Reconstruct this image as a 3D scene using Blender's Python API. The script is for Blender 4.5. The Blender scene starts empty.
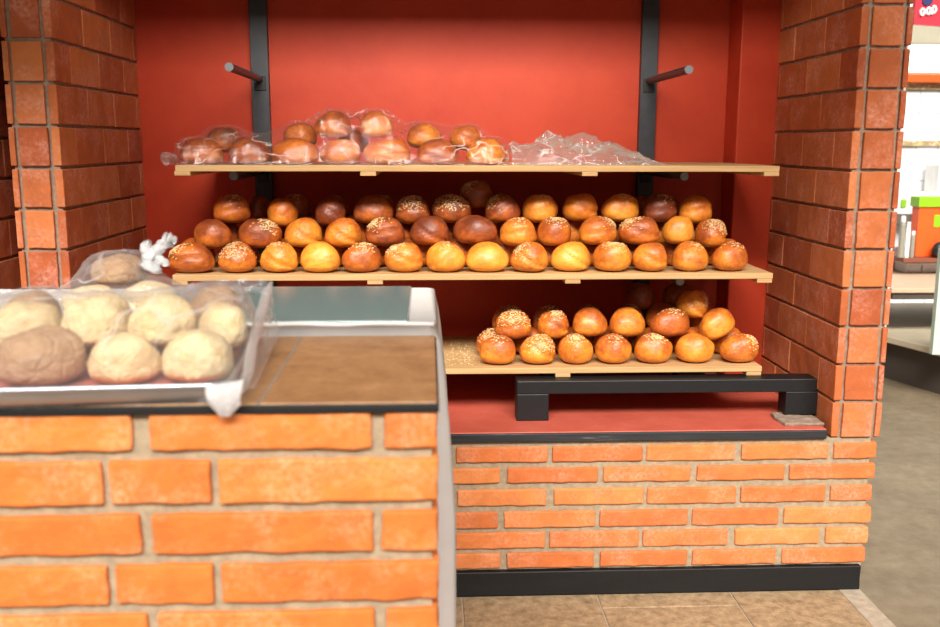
import bpy, bmesh, math, random
import numpy as np
from mathutils import Vector, Matrix, Euler, noise

random.seed(7)
scn = bpy.context.scene
COL = scn.collection
PI = math.pi

# ------------------------------------------------------------------ camera
F = 950.0
PITCH, YAW, ROLL = math.radians(10.12), math.radians(2.556), math.radians(.131)
HC = 1.52
sp, cp, sy, cy = math.sin(PITCH), math.cos(PITCH), math.sin(YAW), math.cos(YAW)
FW = Vector((sy*cp, cy*cp, -sp)); _r = Vector((cy, -sy, 0)); _u = Vector((sy*sp, cy*sp, cp))
RT = _r*math.cos(ROLL) + _u*math.sin(ROLL); UP = _u*math.cos(ROLL) - _r*math.sin(ROLL)

def ray(px, py): return FW + RT*((px-470)/F) - UP*((py-313.5)/F)
def at(px, py, y):
    """world point seen at photo pixel (px, py) at world depth y"""
    d = ray(px, py); k = y/d.y
    return Vector((d.x*k, y, HC + d.z*k))

cam_d = bpy.data.cameras.new('camera'); cam = bpy.data.objects.new('camera', cam_d); COL.objects.link(cam)
cam_d.sensor_width = 36; cam_d.lens = F*36/940; cam_d.clip_start = .05; cam_d.clip_end = 200
M = Matrix((RT, UP, -FW)).transposed().to_4x4(); M.translation = Vector((0, 0, HC)); cam.matrix_world = M
cam_d.dof.use_dof = True; cam_d.dof.focus_distance = 3.3; cam_d.dof.aperture_fstop = 3.2
scn.camera = cam

# ------------------------------------------------------------------ node helpers
def new_mat(name):
    m = bpy.data.materials.new(name); m.use_nodes = True
    nt = m.node_tree; b = nt.nodes['Principled BSDF']
    return m, nt, b
def N(nt, t, **kw):
    n = nt.nodes.new(t)
    for k, v in kw.items(): setattr(n, k, v)
    return n
def L(nt, a, b): nt.links.new(a, b)
def lin(c):
    return tuple(((v/255)/12.92 if v/255 <= .04045 else (((v/255)+.055)/1.055)**2.4) for v in c) + (1,)
def ramp(nt, fac, stops):
    r = N(nt, 'ShaderNodeValToRGB')
    e = r.color_ramp.elements
    while len(e) < len(stops): e.new(.5)
    for i, (p, c) in enumerate(stops): e[i].position = p; e[i].color = c
    L(nt, fac, r.inputs[0]); return r.outputs[0]
def tex(nt, scale, detail=4, rough=.55, coord='Object', vec=None):
    n = N(nt, 'ShaderNodeTexNoise'); n.inputs['Scale'].default_value = scale
    n.inputs['Detail'].default_value = detail; n.inputs['Roughness'].default_value = rough
    if vec is None:
        vec = N(nt, 'ShaderNodeTexCoord').outputs[coord]
    L(nt, vec, n.inputs['Vector']); return n.outputs[0]
def mixc(nt, fac, a, b, mode='MIX'):
    n = N(nt, 'ShaderNodeMix', data_type='RGBA', blend_type=mode)
    for i, v in ((0, fac), (6, a), (7, b)):
        if hasattr(v, 'is_output'): L(nt, v, n.inputs[i])
        else: n.inputs[i].default_value = v
    return n.outputs[2]
def mth(nt, op, a, b=0.0, clamp=False):
    n = N(nt, 'ShaderNodeMath', operation=op); n.use_clamp = clamp
    for i, v in ((0, a), (1, b)):
        if hasattr(v, 'is_output'): L(nt, v, n.inputs[i])
        else: n.inputs[i].default_value = v
    return n.outputs[0]
def bump(nt, b, h, strength=.3, dist=.01):
    n = N(nt, 'ShaderNodeBump'); n.inputs['Strength'].default_value = strength; n.inputs['Distance'].default_value = dist
    L(nt, h, n.inputs['Height']); L(nt, n.outputs[0], b.inputs['Normal'])
def simple(name, rgb, rough=.6, metal=0, var=.12, scale=30, bmp=.1, coat=0, lo=None):
    m, nt, b = new_mat(name)
    c = lin(rgb); d = lin(lo) if lo else tuple(x*(1-var*2) for x in c[:3]) + (1,)
    f = tex(nt, scale)
    L(nt, ramp(nt, f, [(.3, d), (.7, c)]), b.inputs['Base Color'])
    b.inputs['Roughness'].default_value = rough; b.inputs['Metallic'].default_value = metal
    b.inputs['Coat Weight'].default_value = coat
    if bmp: bump(nt, b, f, bmp, .004)
    return m

def brick_mat(name, a, b_, c, pale, pale_amt, speck=.5):
    m, nt, b = new_mat(name)
    g = N(nt, 'ShaderNodeNewGeometry')
    base = ramp(nt, g.outputs['Random Per Island'], [(0, lin(a)), (.5, lin(b_)), (1, lin(c))])
    # per-island offset so that no two bricks share a stain
    tc = N(nt, 'ShaderNodeTexCoord')
    off = N(nt, 'ShaderNodeVectorMath', operation='ADD')
    L(nt, tc.outputs['Object'], off.inputs[0])
    cmb = N(nt, 'ShaderNodeCombineXYZ')
    L(nt, mth(nt, 'MULTIPLY', g.outputs['Random Per Island'], 37.0), cmb.inputs[0]); L(nt, cmb.outputs[0], off.inputs[1])
    n1 = tex(nt, 14, 5, .65, vec=off.outputs[0]); n2 = tex(nt, 90, 4, .6, vec=off.outputs[0]); n3 = tex(nt, 6, 6, .75, vec=off.outputs[0])
    dark = mixc(nt, ramp(nt, n1, [(.3, (0, 0, 0, 1)), (.75, (1, 1, 1, 1))]), (.55, .52, .5, 1), (1, 1, 1, 1))
    col = mixc(nt, .6, base, dark, 'MULTIPLY')
    pf = mth(nt, 'MULTIPLY', ramp(nt, n3, [(.46, (0, 0, 0, 1)), (.66, (1, 1, 1, 1))]), ramp(nt, n2, [(.35, (0, 0, 0, 1)), (.62, (1, 1, 1, 1))]))
    pf = mth(nt, 'MULTIPLY', pf, pale_amt)
    col = mixc(nt, pf, col, lin(pale))
    L(nt, col, b.inputs['Base Color'])
    b.inputs['Roughness'].default_value = .85
    bump(nt, b, n2, .45, .004)
    return m

MAT = {}
MAT['brick_counter'] = brick_mat('brick_counter', (218, 114, 44), (225, 123, 49), (230, 134, 58), (238, 200, 160), .4)
MAT['brick_low'] = brick_mat('brick_low', (212, 112, 56), (226, 126, 64), (234, 142, 76), (235, 200, 175), .3)
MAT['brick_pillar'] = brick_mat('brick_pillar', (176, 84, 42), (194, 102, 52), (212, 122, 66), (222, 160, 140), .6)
MAT['mortar'] = simple('mortar', (172, 152, 124), .95, var=.16, scale=60, bmp=.5)
MAT['mortar_dark'] = simple('mortar_dark', (160, 136, 116), .95, var=.2, scale=50, bmp=.5)

def red_mat():
    m, nt, b = new_mat('red_paint')
    f = tex(nt, 3, 6, .7); g = tex(nt, 60, 3)
    c = ramp(nt, f, [(.3, lin((178, 52, 27))), (.7, lin((195, 68, 36)))])
    L(nt, c, b.inputs['Base Color']); b.inputs['Roughness'].default_value = .55; b.inputs['Specular IOR Level'].default_value = .3
    bump(nt, b, g, .06, .003); return m
MAT['red'] = red_mat()
def ledge_mat():
    m, nt, b = new_mat('worn_red_paint')
    f = tex(nt, 9, 7, .75); g = tex(nt, 70, 4, .7)
    c = ramp(nt, f, [(.3, lin((180, 78, 60))), (.72, lin((202, 98, 78)))])
    w = mth(nt, 'MULTIPLY', ramp(nt, g, [(.66, (0, 0, 0, 1)), (.72, (1, 1, 1, 1))]), ramp(nt, f, [(.52, (0, 0, 0, 1)), (.6, (1, 1, 1, 1))]))
    L(nt, mixc(nt, w, c, lin((214, 176, 156))), b.inputs['Base Color']); b.inputs['Roughness'].default_value = .5
    bump(nt, b, g, .15, .003); return m
MAT['ledge'] = ledge_mat()
MAT['black'] = simple('black_paint', (15, 16, 18), .5, var=.15, scale=40, bmp=.2)
MAT['edge_black'] = simple('edge_black', (7, 7, 8), .7, bmp=0)
MAT['steel'] = simple('dark_steel', (60, 63, 68), .42, metal=.2, var=.12, scale=25, bmp=.05)
def worn_black():
    m, nt, b = new_mat('worn_black_trim')
    tc = N(nt, 'ShaderNodeTexCoord'); mp = N(nt, 'ShaderNodeMapping'); mp.inputs['Scale'].default_value = (4, 30, 60)
    L(nt, tc.outputs['Object'], mp.inputs[0]); f = tex(nt, 1, 6, .7, vec=mp.outputs[0])
    L(nt, ramp(nt, f, [(.35, lin((26, 27, 30))), (.62, lin((46, 46, 48))), (.72, lin((120, 116, 112)))]), b.inputs['Base Color'])
    b.inputs['Roughness'].default_value = .6; bump(nt, b, f, .3, .004); return m
MAT['worn_black'] = worn_black()
def wood(name, lo, hi, sc=(3, 60, 60)):
    m, nt, b = new_mat(name)
    tc = N(nt, 'ShaderNodeTexCoord'); mp = N(nt, 'ShaderNodeMapping'); mp.inputs['Scale'].default_value = sc
    L(nt, tc.outputs['Object'], mp.inputs[0]); f = tex(nt, 1, 5, .6, vec=mp.outputs[0])
    L(nt, ramp(nt, f, [(.3, lin(lo)), (.7, lin(hi))]), b.inputs['Base Color'])
    b.inputs['Roughness'].default_value = .7; bump(nt, b, f, .15, .003); return m
MAT['wood'] = wood('pale_wood', (172, 132, 84), (202, 164, 112))
MAT['crumbs'] = simple('crumbs', (236, 208, 156), .8)

def tile_mat(name, lo, hi, sc, rough=.55):
    m, nt, b = new_mat(name)
    f = tex(nt, sc, 8, .7); g = tex(nt, sc*6, 4, .6)
    c = ramp(nt, f, [(.3, lin(lo)), (.7, lin(hi))])
    c = mixc(nt, .35, c, ramp(nt, g, [(.35, (.45, .4, .35, 1)), (.65, (1, 1, 1, 1))]), 'MULTIPLY')
    L(nt, c, b.inputs['Base Color']); b.inputs['Roughness'].default_value = rough; bump(nt, b, g, .2, .003); return m
MAT['counter_tile'] = tile_mat('brown_ceramic', (136, 96, 60), (176, 132, 88), 14, .4)
MAT['grout'] = simple('grout', (134, 118, 104), .9)
MAT['floor_tile'] = tile_mat('floor_stone', (128, 104, 76), (192, 164, 126), 34, .7)
MAT['concrete'] = tile_mat('concrete', (116, 101, 78), (146, 130, 104), 3, .6)
MAT['kerb'] = simple('kerb_concrete', (178, 162, 140), .9, var=.15, scale=40, bmp=.3)

def bun_mat():
    m, nt, b = new_mat('baked_crust')
    oi = N(nt, 'ShaderNodeObjectInfo'); tc = N(nt, 'ShaderNodeTexCoord')
    off = N(nt, 'ShaderNodeVectorMath', operation='ADD'); cm = N(nt, 'ShaderNodeCombineXYZ')
    L(nt, mth(nt, 'MULTIPLY', oi.outputs['Random'], 53.0), cm.inputs[0]); L(nt, tc.outputs['Object'], off.inputs[0]); L(nt, cm.outputs[0], off.inputs[1])
    v = off.outputs[0]
    n1 = tex(nt, 1.7, 4, .6, vec=v); n2 = tex(nt, 9, 5, .65, vec=v); n3 = tex(nt, 45, 3, .5, vec=v)
    sep = N(nt, 'ShaderNodeSeparateColor'); L(nt, oi.outputs['Color'], sep.inputs[0])
    tone = sep.outputs[0]
    sz = N(nt, 'ShaderNodeSeparateXYZ'); L(nt, tc.outputs['Object'], sz.inputs[0])
    # crust browns more where the oven reached it, with blotches
    f = mth(nt, 'ADD', tone, mth(nt, 'MULTIPLY', mth(nt, 'SUBTRACT', n1, .5), 1.15))
    f = mth(nt, 'ADD', f, mth(nt, 'MULTIPLY', mth(nt, 'SUBTRACT', n2, .5), .6))
    f = mth(nt, 'ADD', f, mth(nt, 'MULTIPLY', mth(nt, 'SUBTRACT', sz.outputs[2], .55), .28), True)   # the foot stays paler than the top crust
    c = ramp(nt, f, [(0, lin((240, 168, 62))), (.28, lin((224, 138, 44))), (.55, lin((190, 98, 34))), (.8, lin((146, 70, 32))), (1, lin((112, 52, 30)))])
    L(nt, c, b.inputs['Base Color'])
    b.inputs['Roughness'].default_value = .38; b.inputs['Coat Weight'].default_value = .25; b.inputs['Coat Roughness'].default_value = .25
    b.inputs['Subsurface Weight'].default_value = .0
    bump(nt, b, mth(nt, 'ADD', n2, mth(nt, 'MULTIPLY', n3, .3)), .18, .12)
    return m
MAT['bun'] = bun_mat()
MAT['seed'] = simple('sesame', (232, 196, 138), .6, var=.1, bmp=0)
def bread_mat(name, base, crust, under):
    m, nt, b = new_mat(name)
    tc = N(nt, 'ShaderNodeTexCoord'); oi = N(nt, 'ShaderNodeObjectInfo')
    off = N(nt, 'ShaderNodeVectorMath', operation='ADD'); cm = N(nt, 'ShaderNodeCombineXYZ')
    L(nt, mth(nt, 'MULTIPLY', oi.outputs['Random'], 41.0), cm.inputs[1]); L(nt, tc.outputs['Object'], off.inputs[0]); L(nt, cm.outputs[0], off.inputs[1])
    v = off.outputs[0]
    n1 = tex(nt, 3.2, 5, .65, vec=v); vo = N(nt, 'ShaderNodeTexVoronoi', feature='DISTANCE_TO_EDGE'); vo.inputs['Scale'].default_value = 3.4
    L(nt, v, vo.inputs['Vector'])
    crack = ramp(nt, vo.outputs['Distance'], [(0, (1, 1, 1, 1)), (.07, (0, 0, 0, 1))])
    c = ramp(nt, n1, [(.35, lin(crust)), (.6, lin(base))])
    c = mixc(nt, mth(nt, 'MULTIPLY', crack, .16), c, lin(under))
    sz = N(nt, 'ShaderNodeSeparateXYZ'); L(nt, tc.outputs['Object'], sz.inputs[0])
    edge = ramp(nt, mth(nt, 'ADD', sz.outputs[2], mth(nt, 'MULTIPLY', mth(nt, 'SUBTRACT', n1, .5), .35)), [(.13, (1, 1, 1, 1)), (.21, (0, 0, 0, 1))])
    c = mixc(nt, edge, c, lin(under))     # the sugar crust stops above the bun's baked foot
    L(nt, c, b.inputs['Base Color']); b.inputs['Roughness'].default_value = .85
    bump(nt, b, mth(nt, 'SUBTRACT', n1, mth(nt, 'MULTIPLY', crack, .25)), .35, .14); return m
MAT['cream_bread'] = bread_mat('cream_sugar_crust', (226, 203, 158), (214, 184, 132), (204, 136, 66))
MAT['brown_bread'] = bread_mat('cocoa_sugar_crust', (178, 142, 106), (158, 120, 86), (140, 92, 54))

def film_mat(name, milk, gloss, tint, wr=38, bstr=.6, edge=.3, rough=.06, cap=.3, painted_glint=0, cw=.035, csc=(9, 9, 16)):
    m, nt, b = new_mat(name)
    nt.nodes.remove(b)
    out = [n for n in nt.nodes if n.type == 'OUTPUT_MATERIAL'][0]
    tr = N(nt, 'ShaderNodeBsdfTransparent'); tr.inputs[0].default_value = tint
    gl = N(nt, 'ShaderNodeBsdfGlossy'); gl.inputs['Roughness'].default_value = rough; gl.inputs['Color'].default_value = (1, 1, 1, 1)
    df = N(nt, 'ShaderNodeBsdfDiffuse'); df.inputs['Color'].default_value = (.9, .9, .9, 1)
    tl = N(nt, 'ShaderNodeBsdfTranslucent'); tl.inputs['Color'].default_value = (.9, .9, .9, 1)
    a1 = N(nt, 'ShaderNodeAddShader'); mx0 = N(nt, 'ShaderNodeMixShader'); mx0.inputs[0].default_value = .5
    L(nt, df.outputs[0], mx0.inputs[1]); L(nt, tl.outputs[0], mx0.inputs[2])
    lw = N(nt, 'ShaderNodeLayerWeight'); lw.inputs['Blend'].default_value = .35
    frs = N(nt, 'ShaderNodeFresnel'); frs.inputs['IOR'].default_value = 1.38
    f = tex(nt, wr, 5, .6); w = N(nt, 'ShaderNodeTexWave'); w.inputs['Scale'].default_value = wr*.25; w.inputs['Distortion'].default_value = 9; w.inputs['Detail'].default_value = 3
    L(nt, N(nt, 'ShaderNodeTexCoord').outputs['Object'], w.inputs['Vector'])
    bp = N(nt, 'ShaderNodeBump'); bp.inputs['Strength'].default_value = bstr; bp.inputs['Distance'].default_value = .01
    L(nt, mth(nt, 'ADD', f, mth(nt, 'MULTIPLY', w.outputs[1], .35)), bp.inputs['Height'])
    L(nt, bp.outputs[0], gl.inputs['Normal']); L(nt, bp.outputs[0], lw.inputs['Normal']); L(nt, bp.outputs[0], frs.inputs['Normal'])
    mk = mth(nt, 'ADD', mth(nt, 'MULTIPLY', lw.outputs['Facing'], edge), milk)
    if painted_glint:
        # white glint streaks painted into the film colour, as if folds caught light
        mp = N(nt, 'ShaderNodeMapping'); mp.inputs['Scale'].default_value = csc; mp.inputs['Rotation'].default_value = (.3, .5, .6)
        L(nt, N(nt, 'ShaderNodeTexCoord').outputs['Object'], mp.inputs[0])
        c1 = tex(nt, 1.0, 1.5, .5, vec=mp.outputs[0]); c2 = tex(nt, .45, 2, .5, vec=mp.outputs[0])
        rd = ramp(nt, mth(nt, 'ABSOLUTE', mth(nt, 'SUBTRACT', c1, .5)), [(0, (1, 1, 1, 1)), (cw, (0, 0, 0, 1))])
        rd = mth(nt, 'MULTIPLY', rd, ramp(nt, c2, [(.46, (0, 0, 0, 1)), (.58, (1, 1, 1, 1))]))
        mk = mth(nt, 'ADD', mk, mth(nt, 'MULTIPLY', rd, painted_glint), True)
    mxa = N(nt, 'ShaderNodeMixShader'); L(nt, mk, mxa.inputs[0])
    L(nt, tr.outputs[0], mxa.inputs[1]); L(nt, mx0.outputs[0], mxa.inputs[2])
    mxb = N(nt, 'ShaderNodeMixShader'); L(nt, mth(nt, 'MINIMUM', mth(nt, 'MULTIPLY', frs.outputs[0], gloss), cap), mxb.inputs[0])
    L(nt, mxa.outputs[0], mxb.inputs[1]); L(nt, gl.outputs[0], mxb.inputs[2]); L(nt, mxb.outputs[0], out.inputs[0])
    return m
MAT['film'] = film_mat('clear_film', .0, 1.3, (.985, .985, .985, 1), 26, .8, .08, rough=.05, cap=.07, painted_glint=.75, cw=.022, csc=(13, 9, 22))
MAT['film_crumple'] = film_mat('crumpled_film', .13, 2.4, (.98, .98, .98, 1), 38, 1.0, .26, rough=.04, cap=.3, painted_glint=.7, cw=.04, csc=(16, 16, 26))
MAT['film_tray'] = film_mat('tray_film', .01, 1.3, (.99, .99, .99, 1), 18, .6, .26, cap=.16, painted_glint=.5, cw=.03, csc=(9, 7, 12))
MAT['film_edge'] = film_mat('film_edge', .22, 1.0, (.96, .96, .96, 1), 40, .5, .3)
MAT['film_white'] = film_mat('gathered_film', .8, .8, (.95, .95, .95, 1), 60, .6, .4)

MAT['cloth'] = simple('white_cloth', (196, 189, 184), .9, var=.04, scale=15, bmp=.15)
MAT['alu'] = simple('tray_aluminium', (172, 174, 182), .3, metal=.85, var=.06, scale=8, bmp=.05)
MAT['liner'] = simple('red_liner_paper', (206, 116, 100), .7, var=.1, scale=25, bmp=.15)
def glass_mat():
    m, nt, b = new_mat('teal_glass')
    b.inputs['Base Color'].default_value = lin((136, 166, 164)); b.inputs['Roughness'].default_value = .12
    b.inputs['Transmission Weight'].default_value = .35; b.inputs['IOR'].default_value = 1.45; return m
MAT['glass'] = glass_mat()
for nm, rgb, r in (('white', (236, 236, 232), .6), ('orange', (244, 92, 24), .5), ('green', (140, 200, 20), .5), ('banner_red', (226, 40, 60), .5), ('navy', (40, 44, 96), .5),
                   ('beige', (204, 176, 148), .6), ('beige_pale', (224, 208, 178), .6), ('soffit', (178, 172, 150), .8), ('brown_edge', (128, 70, 48), .6), ('deck_edge', (84, 74, 66), .7),
                   ('pale_green', (206, 224, 204), .5), ('jar', (150, 146, 130), .4), ('plaster', (236, 228, 220), .8), ('black_ball', (30, 30, 34), .4)):
    MAT[nm] = simple(nm, rgb, r, var=.05, scale=12, bmp=.03)
def wall_tile_mat():
    m, nt, b = new_mat('white_wall_tile')
    tc = N(nt, 'ShaderNodeTexCoord'); mp = N(nt, 'ShaderNodeMapping'); mp.inputs['Rotation'].default_value = (PI/2, 0, 0)
    L(nt, tc.outputs['Object'], mp.inputs[0])
    br = N(nt, 'ShaderNodeTexBrick'); br.offset = 0; br.inputs['Scale'].default_value = 1
    br.inputs['Color1'].default_value = lin((226, 226, 228)); br.inputs['Color2'].default_value = lin((218, 219, 222)); br.inputs['Mortar'].default_value = lin((176, 176, 178))
    br.inputs['Mortar Size'].default_value = .006; br.inputs['Brick Width'].default_value = .2; br.inputs['Row Height'].default_value = .2
    L(nt, mp.outputs[0], br.inputs[0]); L(nt, br.outputs[0], b.inputs['Base Color']); b.inputs['Roughness'].default_value = .2; return m
MAT['wall_tile'] = wall_tile_mat()
def border_mat():
    m, nt, b = new_mat('flower_border_tile')
    f = tex(nt, 16, 3)
    L(nt, ramp(nt, f, [(.4, lin((206, 190, 156))), (.5, lin((150, 120, 84))), (.6, lin((190, 176, 120)))]), b.inputs['Base Color']); return m
MAT['border'] = border_mat()

# ------------------------------------------------------------------ mesh helpers
def link(name, verts, faces, mat, parent=None, smooth=False, loc=None):
    me = bpy.data.meshes.new(name); me.from_pydata([tuple(v) for v in verts], [], faces)
    me.materials.append(MAT[mat] if isinstance(mat, str) else mat); me.update()
    if smooth: me.polygons.foreach_set('use_smooth', [True]*len(me.polygons))
    o = bpy.data.objects.new(name, me); COL.objects.link(o)
    if parent: o.parent = parent
    if loc is not None: o.location = loc
    return o
def empty(name, loc=(0, 0, 0), rz=0):
    o = bpy.data.objects.new(name, None); COL.objects.link(o); o.location = loc; o.rotation_euler = (0, 0, rz); o.empty_display_size = .05
    return o
def tag(o, label=None, cat=None, group=None, kind=None):
    if label: o['label'] = label
    if cat: o['category'] = cat
    if group: o['group'] = group
    if kind: o['kind'] = kind
    return o
class MB:
    def __init__(s): s.v = []; s.f = []
    def add(s, v, f):
        n = len(s.v); s.v += [Vector(a) for a in v]; s.f += [tuple(i+n for i in q) for q in f]
    def box(s, x0, x1, y0, y1, z0, z1):
        s.add([(x, y, z) for z in (z0, z1) for y in (y0, y1) for x in (x0, x1)],
              [(0, 2, 3, 1), (4, 5, 7, 6), (0, 1, 5, 4), (2, 6, 7, 3), (0, 4, 6, 2), (1, 3, 7, 5)])
    def tube(s, pts, r, n=12, cap=True):
        pts = [Vector(p) for p in pts]; rings = []
        rr = r if isinstance(r, (list, tuple)) else [r]*len(pts)
        for i, p in enumerate(pts):
            d = (pts[min(i+1, len(pts)-1)] - pts[max(i-1, 0)]).normalized()
            a = Vector((0, 0, 1)) if abs(d.z) < .9 else Vector((1, 0, 0))
            u = d.cross(a).normalized(); w = u.cross(d)
            rings.append([p + (u*math.cos(t) + w*math.sin(t))*rr[i] for t in (2*PI*k/n for k in range(n))])
        v = [q for r_ in rings for q in r_]
        f = [(i*n+k, i*n+(k+1) % n, (i+1)*n+(k+1) % n, (i+1)*n+k) for i in range(len(pts)-1) for k in range(n)]
        if cap: f += [tuple(range(n)), tuple(range((len(pts)-1)*n+n-1, (len(pts)-1)*n-1, -1))]
        s.add(v, f)
    def rough(s, x0, x1, y0, y1, z0, z1, step=.035, jit=.0018):
        """a brick: surface grid with slightly irregular faces"""
        nx, ny, nz = (max(1, min(12, round(abs(b-a)/step))) for a, b in ((x0, x1), (y0, y1), (z0, z1)))
        idx = {}; v = []; sd = Vector((random.uniform(-50, 50), random.uniform(-50, 50), random.uniform(-50, 50)))
        def vert(i, j, k):
            if (i, j, k) not in idx:
                p = Vector((x0+(x1-x0)*i/nx, y0+(y1-y0)*j/ny, z0+(z1-z0)*k/nz))
                q = noise.noise_vector(p*22+sd)*jit*1.6 + Vector((random.uniform(-1, 1), random.uniform(-1, 1), random.uniform(-1, 1)))*jit*.35
                idx[(i, j, k)] = len(v); v.append(p+q)
            return idx[(i, j, k)]
        f = []
        for i in range(nx):
            for j in range(ny):
                f.append((vert(i, j, 0), vert(i, j+1, 0), vert(i+1, j+1, 0), vert(i+1, j, 0)))
                f.append((vert(i, j, nz), vert(i+1, j, nz), vert(i+1, j+1, nz), vert(i, j+1, nz)))
        for i in range(nx):
            for k in range(nz):
                f.append((vert(i, 0, k), vert(i+1, 0, k), vert(i+1, 0, k+1), vert(i, 0, k+1)))
                f.append((vert(i, ny, k), vert(i, ny, k+1), vert(i+1, ny, k+1), vert(i+1, ny, k)))
        for j in range(ny):
            for k in range(nz):
                f.append((vert(0, j, k), vert(0, j, k+1), vert(0, j+1, k+1), vert(0, j+1, k)))
                f.append((vert(nx, j, k), vert(nx, j+1, k), vert(nx, j+1, k+1), vert(nx, j, k+1)))
        s.add(v, f)
    def build(s, name, mat, parent=None, bevel=0, seg=2, smooth=False, loc=None, ang=40):
        o = link(name, s.v, s.f, mat, parent, smooth, loc)
        if bevel:
            b = o.modifiers.new('bevel', 'BEVEL'); b.width = bevel; b.segments = seg; b.limit_method = 'ANGLE'; b.angle_limit = math.radians(ang)
        return o
def box_obj(name, x0, x1, y0, y1, z0, z1, mat, parent=None, bevel=.002):
    m = MB(); m.box(x0, x1, y0, y1, z0, z1); return m.build(name, mat, parent, bevel)
def S(o): return tag(o, kind='structure')

# ------------------------------------------------------------------ the setting
D0 = 2.987                     # front of the low wall and of the pillars
XL, XR = -1.115, 1.338         # inner faces of the pillars
YB = 3.83                      # red back wall
LEDGE = .59

fl = MB(); fl.box(-8, 14, -6, 16, -.05, 0); S(fl.build('floor', 'concrete'))
# raised strip of stone tiles in front of the low wall, concrete kerb along its right edge
tl = empty('floor_stone_paving'); tag(tl, kind='structure')
k = MB()
c1 = at(462, 602, 2.9); J1 = ray(462, 600); J1 = J1.x*(.02-HC)/J1.z; J2 = ray(598, 598); J2 = J2.x*(.02-HC)/J2.z
YJ = ray(650, 607); YJ = YJ.y*(.02-HC)/YJ.z
W_ = J2-J1
for a_, b_, ys in ((J1-4*W_, J1-3*W_, (.3, 1.2, 2.1, 2.98)), (J1-3*W_, J1-2*W_, (.3, .9, 1.8, 2.7, 2.98)), (J1-2*W_, J1-W_, (.3, 1.2, 2.1, 2.98)), (J1-W_, J1, (.3, .9, 1.8, 2.7, 2.98)),
                   (J1, J2, (.3, .7, 1.5, 2.3, 2.98)), (J2, J2+W_, (.3, 1.1, 2.0, YJ, 2.98)), (J2+W_, 1.40, (.3, .7, 1.5, 2.3, 2.98))):
    for j in range(len(ys)-1):
        k.box(a_+.0025, b_-.0025, ys[j]+.0025, ys[j+1]-.0025, 0, .02)
k.build('stone_tile', 'floor_tile', tl, .003)
g = MB(); g.box(-2.3, 1.40, .3, 2.985, 0, .016); g.build('grout', 'kerb', tl)
g = MB(); g.box(1.40, 1.475, .3, 2.99, 0, .02); g.build('kerb_edge', 'kerb', tl, .004)

box_o = box_obj('wall_back', -1.6, 1.6, YB, YB+.15, 0, 2.9, 'red', bevel=0); S(box_o)
box_o = box_obj('wall_right_return', 1.19, XR+.1, 3.675, YB, LEDGE, 2.9, 'red', bevel=.006); S(box_o); box_o.name = 'trim_1'

# low brick wall
lw = MB()
def px2(px, py): q = at(px, py, D0); return q.x, q.z
rows = [(445.5, 461, [(456, 548), (552.6, 643), (647, 735.5), (742, 829), (834, 877)]),
        (466.5, 481.5, [(456, 500.5), (507, 598), (603.5, 691), (697, 785), (789.5, 875.5)]),
        (488, 504, [(457, 546.5), (554, 644), (647.5, 736.5), (741, 826), (830.5, 872)]),
        (510, 526, [(456, 498), (504, 595.5), (600, 687.5), (692.5, 779), (784, 871)]),
        (530.5, 546.5, [(456, 545.5), (549.5, 639), (643, 728), (735, 819), (825.5, 868)]),
        (551, 566, [(456, 500.5), (507, 594), (600.5, 687.5), (692.5, 776), (782.5, 865)])]
for y0, y1, br in rows:
    first = True
    zt, zb = px2(660, y0)[1], px2(660, y1)[1]
    pts = [(px2(a, (y0+y1)/2)[0], px2(b, (y0+y1)/2)[0]) for a, b in br]
    # carry the bond on to the left behind the counter
    stepx = .295; x = pts[0][0]
    if pts[0][1]-pts[0][0] < .2: x = pts[0][1] - .278; pts[0] = (x, pts[0][1])
    while x > -1.2:
        pts.insert(0, (x-stepx, x-.017)); x -= stepx
    for a, b in pts: lw.rough(max(a, -1.27), b, D0, D0+.1, zb, zt, .03, .002)
S(lw.build('wall_front', 'brick_low', None, .005, 2))
mo = MB(); mo.box(-1.27, 1.478, D0+.009, YB, .02, .557); S(mo.build('wall_front_mortar', 'mortar'))
bb = MB(); bb.rough(-1.27, 1.470, D0-.012, D0+.012, .0205, .107, .05, .0012); S(bb.build('baseboard_front', 'black', None, .003))
lt = MB(); lt.rough(XL-.02, 1.322, D0-.006, D0+.05, .557, LEDGE-.004, .05, .0012); S(lt.build('trim_2', 'worn_black', None, .003))
ld = MB(); ld.box(XL-.02, 1.322, D0, YB, LEDGE-.005, LEDGE); S(ld.build('floor_ledge', 'ledge', None, .003)); 
pp = MB(); pp.rough(1.19, 1.325, D0+.03, D0+.17, LEDGE-.002, LEDGE+.012, .03, .004); S(pp.build('trim_3', 'mortar_dark', None, .004))

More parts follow.
